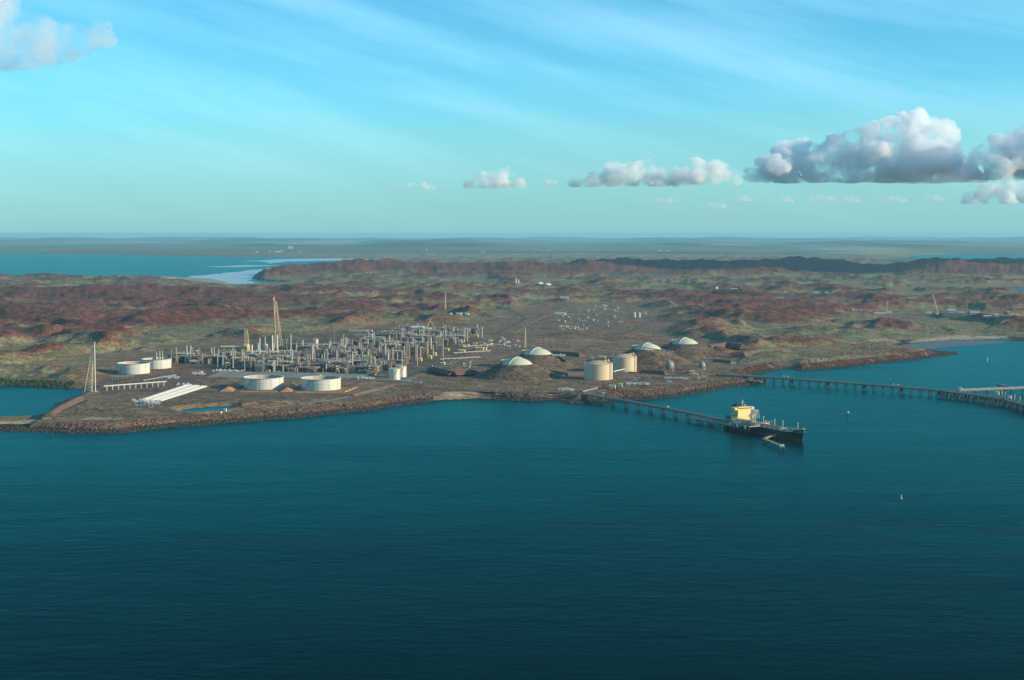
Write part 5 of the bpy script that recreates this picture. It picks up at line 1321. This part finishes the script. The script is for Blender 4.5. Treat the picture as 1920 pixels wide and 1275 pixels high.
hull(DK-0.02, DK, 3.4, 3.4, 'main_deck', M_deck, True)
b = MB()
for k in range(14):
    f = 0.80+0.2*k/14; f2 = 0.80+0.2*(k+1)/14
    for s in (-1, 1):
        g = lambda q: (q*LEN+4*max(0, (q-0.85)/0.15), s*max(0.15, BEAM/2*max(0, 1-((max(q, 0.84)-0.84)/0.16)**2.3)), DK+1.6*((q-0.8)/0.2)**2+(3.2 if q > 0.93 else 0)+0.8)
        b.tube(g(f), g(f2), 0.5)
b.build('bulwark', M_shipcream, ship, kind='stuff')
MB().box(170, 0, DK+0.8, 13, 10, 2.4).box(176, 0, DK+3.0, 8, 5, 1.2).build('forecastle', M_deck, ship)
MB().ball(183.5, 0, DK+5.2, 1.9, 10, 6, 0.8).build('bow_fairlead', M_white, ship)
# accommodation block
SX = 40
MB().box(SX-8, 0, DK, 20, 26, 4).build('house_base', M_ship, ship)
MB().box(SX-6, 0, DK+4, 17, 29, 4.5).build('lower_deckhouse', M_ship, ship)
MB().box(SX-11, 0, DK+8.5, 12, 26, 3.5).build('boat_deck', M_ship, ship)
blk = MB().box(SX-8, 0, DK+4, 15.3, 24, 14).build('accommodation', M_ship, ship)
for lv in range(5):
    for k in range(7): MB().box(SX-0.45, -9+k*3, DK+5.2+lv*2.7, 0.12, 1.0, 0.9).build('cabin_window', M_glass, blk)
for lv in range(1, 5): MB().box(SX-8, 0, DK+4+lv*2.8, 15.5, 26.5, 0.25).build('deck_edge', M_ship, blk)
brg = MB().box(SX-5, 0, DK+18, 10, 36, 3.6).build('bridge', M_ship, ship)
MB().box(SX+0.06, 0, DK+19.6, 0.12, 27, 1.2).build('bridge_windows', M_glass, brg)
MB().box(SX-5, 0, DK+21.6, 9, 20, 0.6).build('compass_deck', M_ship, brg)
fn = MB().box(SX-22, 0, DK, 10, 8, 21).build('funnel', M_yellow, ship)
MB().box(SX-22, 0, DK+21, 10.5, 8.5, 2.5).build('funnel_top', M_black, fn)
for k in range(3): MB().cyl(SX-24+k*2, 0, DK+23.5, 0.5, 2.4, 8).build('exhaust', M_black, fn)
MB().box(SX-21, 0, DK, 22, 24, 6).build('engine_casing', M_deck, ship)
mm = MB().cyl(SX-6, 0, DK+22, 0.55, 11, 8, 0.3).box(SX-6, 0, DK+28, 0.4, 7, 0.4).box(SX-6, 0, DK+30.5, 1.6, 2.6, 0.6); mm.build('radar_mast', M_shipcream, ship)
MB().ball(SX-8, 6, DK+24, 1.3, 10, 6).cyl(SX-8, 6, DK+22, 0.4, 1.5, 6).build('satellite_dome', M_white, ship)
MB().tube((SX-14, 12, DK+9), (SX-2, 13.5, DK+9), 1.4, 8).build('lifeboat', M_orange, ship); MB().tube((SX-14, -12, DK+9), (SX-2, -13.5, DK+9), 1.4, 8).build('lifeboat', M_orange, ship)
# cargo deck
for s in (-4.5, -1.5, 1.5, 4.5): MB().tube((SX+6, s, DK+1.4), (165, s, DK+1.4), 0.5, 6).build('cargo_pipe', M_galv, ship)
for k in range(9): MB().box(SX+10+k*13.5, 0, DK, 0.8, 25, 1.5).build('deck_beam', M_deck, ship)
for x, s, h in ((76, 9, 11), (104, 9, 10), (124, 9, 10), (171, 0, 13)): MB().cyl(x, s, DK, 0.55, h, 8, 0.4).box(x, s, DK+h, 0.5, 3, 0.4).build('kingpost', M_shipcream, ship)
for x in (90, 97): MB().cyl(x, 3, DK, 1.0, 7, 8).box(x+4, 3, DK+6.6, 11, 0.9, 0.9).build('hose_crane', M_shipcream, ship)
MB().box(84, 4, DK, 7, 12, 2.6).build('manifold', M_shipcream, ship)
MB().box(140, -3, DK, 8, 8, 2).build('deck_house', M_shipcream, ship)
for k in range(5): MB().cyl(110+k*11, -6, DK, 1.6, 1.6, 10).build('hatch', M_galv, ship)
b = MB()
for s in (-1, 1):
    for k in range(20): b.tube((20+k*6.2, s*BEAM*0.49, DK), (20+k*6.2, s*BEAM*0.49, DK+1.3), 0.14)
    b.tube((20, s*BEAM*0.49, DK+1.3), (144, s*BEAM*0.49, DK+1.3), 0.16)
b.build('guard_rail', M_galv, ship, kind='stuff')

# loading platform on the near side of the tanker
def on_ship(s, off, z=0.0):
    n = Vector((HD.y, -HD.x, 0))                      # towards the shore-side observer
    p = STERN+HD*s+n*off; return Vector((p.x, p.y, z))
PA = math.atan2(HD.y, HD.x)
c = on_ship(76, 26, 4.0)
plat = thing('loading_platform', 'cream and grey loading platform crowded with pipes beside the tanker', 'platform', c, PA)
MB().box(0, 0, 8.6, 52, 20, 1.4).build('deck', M_concrete, plat)
for i in range(6):
    for j in (-1, 1): MB().tube((-22+i*8.8, j*10, -8), (-22+i*8.8, j*7.5, 8.6), 0.8, 8).build('pile', M_pile, plat)
q = random.Random(5); p = MB()
for k in range(110):
    x, y = q.uniform(-25, 25), q.uniform(-8, 8); h = q.uniform(1.5, 7.5); a = q.choice((0, 1))
    p.tube((x, y, 10), (x, y, 10+h), 0.35, 6); p.tube((x, y, 10+h*0.8), (x+(8 if a else 0), y+(0 if a else 6), 10+h*0.8), 0.4, 6)
p.build('platform_piping', M_galv, plat, kind='stuff')
p = MB()
for k in range(30): p.box(q.uniform(-22, 20), q.uniform(-7, 7), 10, q.uniform(1.5, 3.5), q.uniform(1.5, 3), q.uniform(1.2, 3))
p.build('valve_skids', M_shipcream, plat, kind='stuff')
for x in (8, 12, 16, 20):
    MB().cyl(x, 5, 10, 0.7, 17, 8).tube((x, 5, 27), (x, 10, 33), 0.5, 6).tube((x, 10, 33), (x, 13, 20), 0.5, 6).tube((x, 5, 27), (x, 0, 22), 0.6, 6).build('loading_arm', M_silver, plat)
for x in (-20, -2, 18): MB().box(x, -11.5, 5.5, 3.4, 2.6, 4.6).build('fender', M_white, plat)
MB().box(-14, 4, 10, 7, 6, 5).build('control_hut', M_shipcream, plat)
lattice(MB(), (22, -3, 10), (22, -3, 31), 1.6, 1.0, 8, 4, 0.2, 0.14).build('gangway_tower', M_galv, plat)
# mooring dolphins with a bent walkway in front of the tanker's bow
D0, D1, D2 = W(1456,814,5.5), W(1433,822,5.5), W(1466,836,5.5)
dl = thing('mooring_dolphin', 'bent walkway and mooring dolphin on piles near the tanker bow', 'mooring dolphin', (*D1, 0))
for (ax, ay), (bx, by) in ((D0, D1), (D1, D2)):
    L = math.hypot(bx-ax, by-ay); a = math.atan2(by-ay, bx-ax); mx, my = (ax+bx)/2-D1[0], (ay+by)/2-D1[1]
    MB().box(mx, my, 4.9, L, 2.8, 0.6, a).build('walkway', M_tan, dl)
    r = MB()
    for s in (-1.3, 1.3):
        nx, ny = -math.sin(a)*s, math.cos(a)*s
        r.box(mx+nx, my+ny, 6.4, L, 0.2, 0.2, a)
        for k in range(int(L/4)): r.box(ax-D1[0]+math.cos(a)*k*4+nx, ay-D1[1]+math.sin(a)*k*4+ny, 5.4, 0.2, 0.2, 1.1)
    r.build('handrail', M_galv, dl, kind='stuff')
for (x, y), w in ((D1, 5), (D2, 7)):
    MB().box(x-D1[0], y-D1[1], 4.2, w, w, 1.3).build('dolphin_cap', M_concrete, dl)
    for i in (-1, 1):
        for j in (-1, 1): MB().tube((x-D1[0]+i*w*0.6, y-D1[1]+j*w*0.6, -4), (x-D1[0]+i*w*0.35, y-D1[1]+j*w*0.35, 4.3), 0.65, 8).build('pile', M_pile, dl)
for i in (-1, 1): MB().ball(D2[0]-D1[0]+i*1.6, D2[1]-D1[1], 6.6, 1.35, 10, 8).build('bollard_light', M_white, dl)

# ------------------------------------------------------------------ navigation marks
X, Y = W(1589, 785); t = thing('beacon_pile', 'dark pile beacon with a white lamp, standing alone off the tanker bow', 'beacon', (X, Y, 0))
MB().cyl(0, 0, -5, 0.75, 14, 8).build('pile', M_pile, t); MB().box(0.8, 0, 8.8, 3.2, 2.2, 0.4).build('platform', M_galv, t); MB().box(1.2, -0.4, 9.2, 2.6, 1.4, 2.8).build('lamp_box', M_white, t)
X, Y = W(1851, 683); t = thing('beacon_post', 'slim white beacon post on a dark base in the bay by the beach', 'beacon', (X, Y, 0))
MB().cyl(0, 0, -5, 1.0, 9, 8).build('base', M_pile, t); MB().cyl(0, 0, 4, 0.75, 11, 8).build('post', M_white, t); MB().box(0, -0.8, 13, 2.8, 0.4, 2.4).build('topmark', M_white, t); MB().cyl(0, 0, 15, 0.3, 1.6, 6).build('lamp', M_red, t)
X, Y = W(1690, 935); t = thing('channel_buoy', 'small yellow buoy floating alone in the open water', 'buoy', (X, Y, 0))
MB().cyl(0, 0, -0.6, 1.3, 1.6, 14, 1.1).build('float', M_yellow, t, True); lattice(MB(), (0, 0, 1), (0, 0, 3.4), 0.7, 0.35, 3, 4, 0.09, 0.06).build('cage', M_yellow, t); MB().cyl(0, 0, 3.4, 0.55, 0.9, 10).build('lantern', M_shipcream, t)

# ------------------------------------------------------------------ boulders, scrub and mangroves
_t = (1+5**0.5)/2
_IV = np.array([(-1,_t,0),(1,_t,0),(-1,-_t,0),(1,-_t,0),(0,-1,_t),(0,1,_t),(0,-1,-_t),(0,1,-_t),(_t,0,-1),(_t,0,1),(-_t,0,-1),(-_t,0,1)])/math.sqrt(1+_t*_t)
_IF = np.array([(0,11,5),(0,5,1),(0,1,7),(0,7,10),(0,10,11),(1,5,9),(5,11,4),(11,10,2),(10,7,6),(7,1,8),(3,9,4),(3,4,2),(3,2,6),(3,6,8),(3,8,9),(4,9,5),(2,4,11),(6,2,10),(8,6,7),(9,8,1)])
nr = np.random.default_rng(3)
def lumps(name, P, size, squash, m, jitter=0.28):
    n = len(P); s = size[:, None, None]
    v = _IV[None]*(1+nr.uniform(-jitter, jitter, (n, 12, 1)))*s*np.stack([nr.uniform(0.8, 1.3, n), nr.uniform(0.8, 1.3, n), nr.uniform(squash*0.8, squash*1.2, n)], -1)[:, None, :]
    a = nr.uniform(0, 6.28, n); c_, s_ = np.cos(a)[:, None], np.sin(a)[:, None]
    v = np.stack([v[..., 0]*c_-v[..., 1]*s_, v[..., 0]*s_+v[..., 1]*c_, v[..., 2]], -1)+P[:, None, :]
    f = _IF[None]+(np.arange(n)*12)[:, None, None]
    me_ = mesh_np(name, v.reshape(-1, 3), f.reshape(-1, 3), m, False)
    o = bpy.data.objects.new(name, me_); COL.objects.link(o); o['kind'] = 'stuff'; return o
def lump_mat(name, cols_, rough=0.9):
    m = bpy.data.materials.new(name); m.use_nodes = True; nt = m.node_tree; b_ = nt.nodes['Principled BSDF']; b_.inputs['Roughness'].default_value = rough; b_.inputs['Specular IOR Level'].default_value = 0.2
    g = nt.nodes.new('ShaderNodeNewGeometry'); r = nt.nodes.new('ShaderNodeValToRGB'); e = r.color_ramp.elements
    while len(e) < len(cols_): e.new(0.5)
    for i, c_ in enumerate(cols_): e[i].position = i/(len(cols_)-1); e[i].color = (*c_, 1)
    nt.links.new(g.outputs['Random Per Island'], r.inputs[0]); nt.links.new(r.outputs[0], b_.inputs['Base Color']); return m
def along(pts, n, z=0.0, spread=(0, 30)):
    P = np.array([W(x, y, z) for x, y in pts]); seg = np.linalg.norm(np.diff(P, axis=0), axis=1); cum = np.r_[0, np.cumsum(seg)]
    s = nr.uniform(0, cum[-1], n); i = np.clip(np.searchsorted(cum, s)-1, 0, len(seg)-1); f = (s-cum[i])/seg[i]
    Q = P[i]+(P[i+1]-P[i])*f[:, None]; d = (P[i+1]-P[i])/seg[i][:, None]; nn = np.stack([-d[:, 1], d[:, 0]], -1)
    return Q+nn*nr.uniform(spread[0], spread[1], n)[:, None]
front_c = [p for p in COAST[1:31]]; east_c = COAST[30:41]
Q = along(east_c, 5200, 0, (8, 40)); H_ = hgt(Q[:, 0], Q[:, 1]); k_ = (H_ > 2.6) & (fbm(Q[:, 0], Q[:, 1], 40, 3, 233) > -0.2)
lumps('point_rocks', np.c_[Q[k_], H_[k_]+0.2], nr.uniform(0.8, 2.6, k_.sum()), 0.8, lump_mat('dark_red_rock', [(0.035,0.022,0.02),(0.12,0.042,0.03),(0.19,0.075,0.045),(0.075,0.035,0.03),(0.15,0.085,0.06)]))
Q = along(front_c, 13000, 0, (12, 44)); H_ = hgt(Q[:, 0], Q[:, 1])
px_, py_ = project(Q[:, 0], Q[:, 1], H_); beach_ = ((px_ > 812) & (px_ < 925)) | (px_ < 110)
k_ = (H_ > 3.6) & (H_ < 15) & ~beach_ & (fbm(Q[:, 0], Q[:, 1], 35, 3, 231) > -0.16)
lumps('shore_boulders', np.c_[Q[k_], H_[k_]+0.1], nr.uniform(0.5, 1.4, k_.sum())*(1+nr.random(k_.sum())**4*1.5), 0.75, lump_mat('rusty_boulder', [(0.05,0.035,0.028),(0.13,0.078,0.052),(0.22,0.135,0.085),(0.10,0.05,0.038),(0.17,0.13,0.095)]))
Q = np.concatenate([along(front_c, 11000, 0, (-9, 27)), along(east_c, 2400, 0, (-8, 16))]); H_ = hgt(Q[:, 0], Q[:, 1])
px_, py_ = project(Q[:, 0], Q[:, 1], H_); k_ = (H_ > -1.5) & (H_ < 4.4) & ~((px_ > 812) & (px_ < 925))
lumps('tidal_rocks', np.c_[Q[k_], np.maximum(H_[k_], -0.4)], nr.uniform(0.6, 2.2, k_.sum()), 0.6, lump_mat('wet_dark_rock', [(0.022,0.022,0.018),(0.05,0.045,0.032),(0.085,0.075,0.055),(0.035,0.035,0.028)], 0.6))
# red rock piles on the cuttings and slopes nearest the sea
def in_px(n, x0, y0, x1, y1, z=9):
    x, y = nr.uniform(x0, x1, n), nr.uniform(y0, y1, n); a, b_ = gnd(x, y, z); return np.stack([a, b_], -1)
Q = np.concatenate([in_px(900, 815, 690, 890, 704), in_px(900, 1190, 688, 1245, 700), in_px(700, 1120, 630, 1220, 640), in_px(1500, 1340, 655, 1420, 670), in_px(2600, 1500, 660, 1790, 690), in_px(1500, 1130, 722, 1340, 738)])
H_ = hgt(Q[:, 0], Q[:, 1]); k_ = (H_ > 2.2) & (fbm(Q[:, 0], Q[:, 1], 60, 3, 221) > 0.02)
lumps('red_rocks', np.c_[Q[k_], H_[k_]], nr.uniform(0.6, 2.4, k_.sum()), 0.75, lump_mat('red_rock', [(0.08,0.035,0.028),(0.15,0.055,0.04),(0.20,0.075,0.05),(0.11,0.05,0.04)]))
# scrub over the plain and the hills
x_ = nr.uniform(-200, 2120, 70000); y_ = 548+(800-548)*nr.random(70000)**1.15; a, b_ = gnd(x_, y_, 10); H_ = hgt(a, b_)
dens = fbm(a, b_, 130, 3, 201)+0.25*fbm(a, b_, 30, 2, 203)
inpl = (sdist(poly([(330,690),(480,640),(690,612),(890,612),(910,640),(765,705),(640,715),(640,740),(420,740),(200,745)], 9), a, b_) > -15)
k_ = (H_ > 4) & (H_ < 70) & (dens > 0.06) & ~inpl & (sdist(PC, a, b_) > 45)
for mx, my, mz, r0, r1 in MPOS: k_ &= np.hypot(a-mx, b_-my) > r0+4
lumps('scrub', np.c_[a[k_], b_[k_], H_[k_]+0.3], (0.5+1.5*nr.random(k_.sum())**2.5)*np.clip(b_[k_]/3000, 1, 1.8), 0.6, lump_mat('scrub_leaf', [(0.045,0.055,0.025),(0.075,0.078,0.036),(0.11,0.10,0.05),(0.06,0.068,0.03)]), 0.4)
Q = np.concatenate([in_px(5200, -150, 698, 110, 722, 3), in_px(900, 60, 712, 140, 728, 3), in_px(900, 100, 693, 215, 706, 5)]); H_ = hgt(Q[:, 0], Q[:, 1])
dens = fbm(Q[:, 0], Q[:, 1], 70, 3, 211); k_ = (H_ > 0.2) & (H_ < 9) & (dens > -0.2)
lumps('mangrove_thicket', np.c_[Q[k_], H_[k_]+0.8], nr.uniform(1.2, 3.0, k_.sum()), 0.75, lump_mat('mangrove_leaf', [(0.020,0.034,0.012),(0.040,0.060,0.020),(0.060,0.080,0.028)]), 0.4)
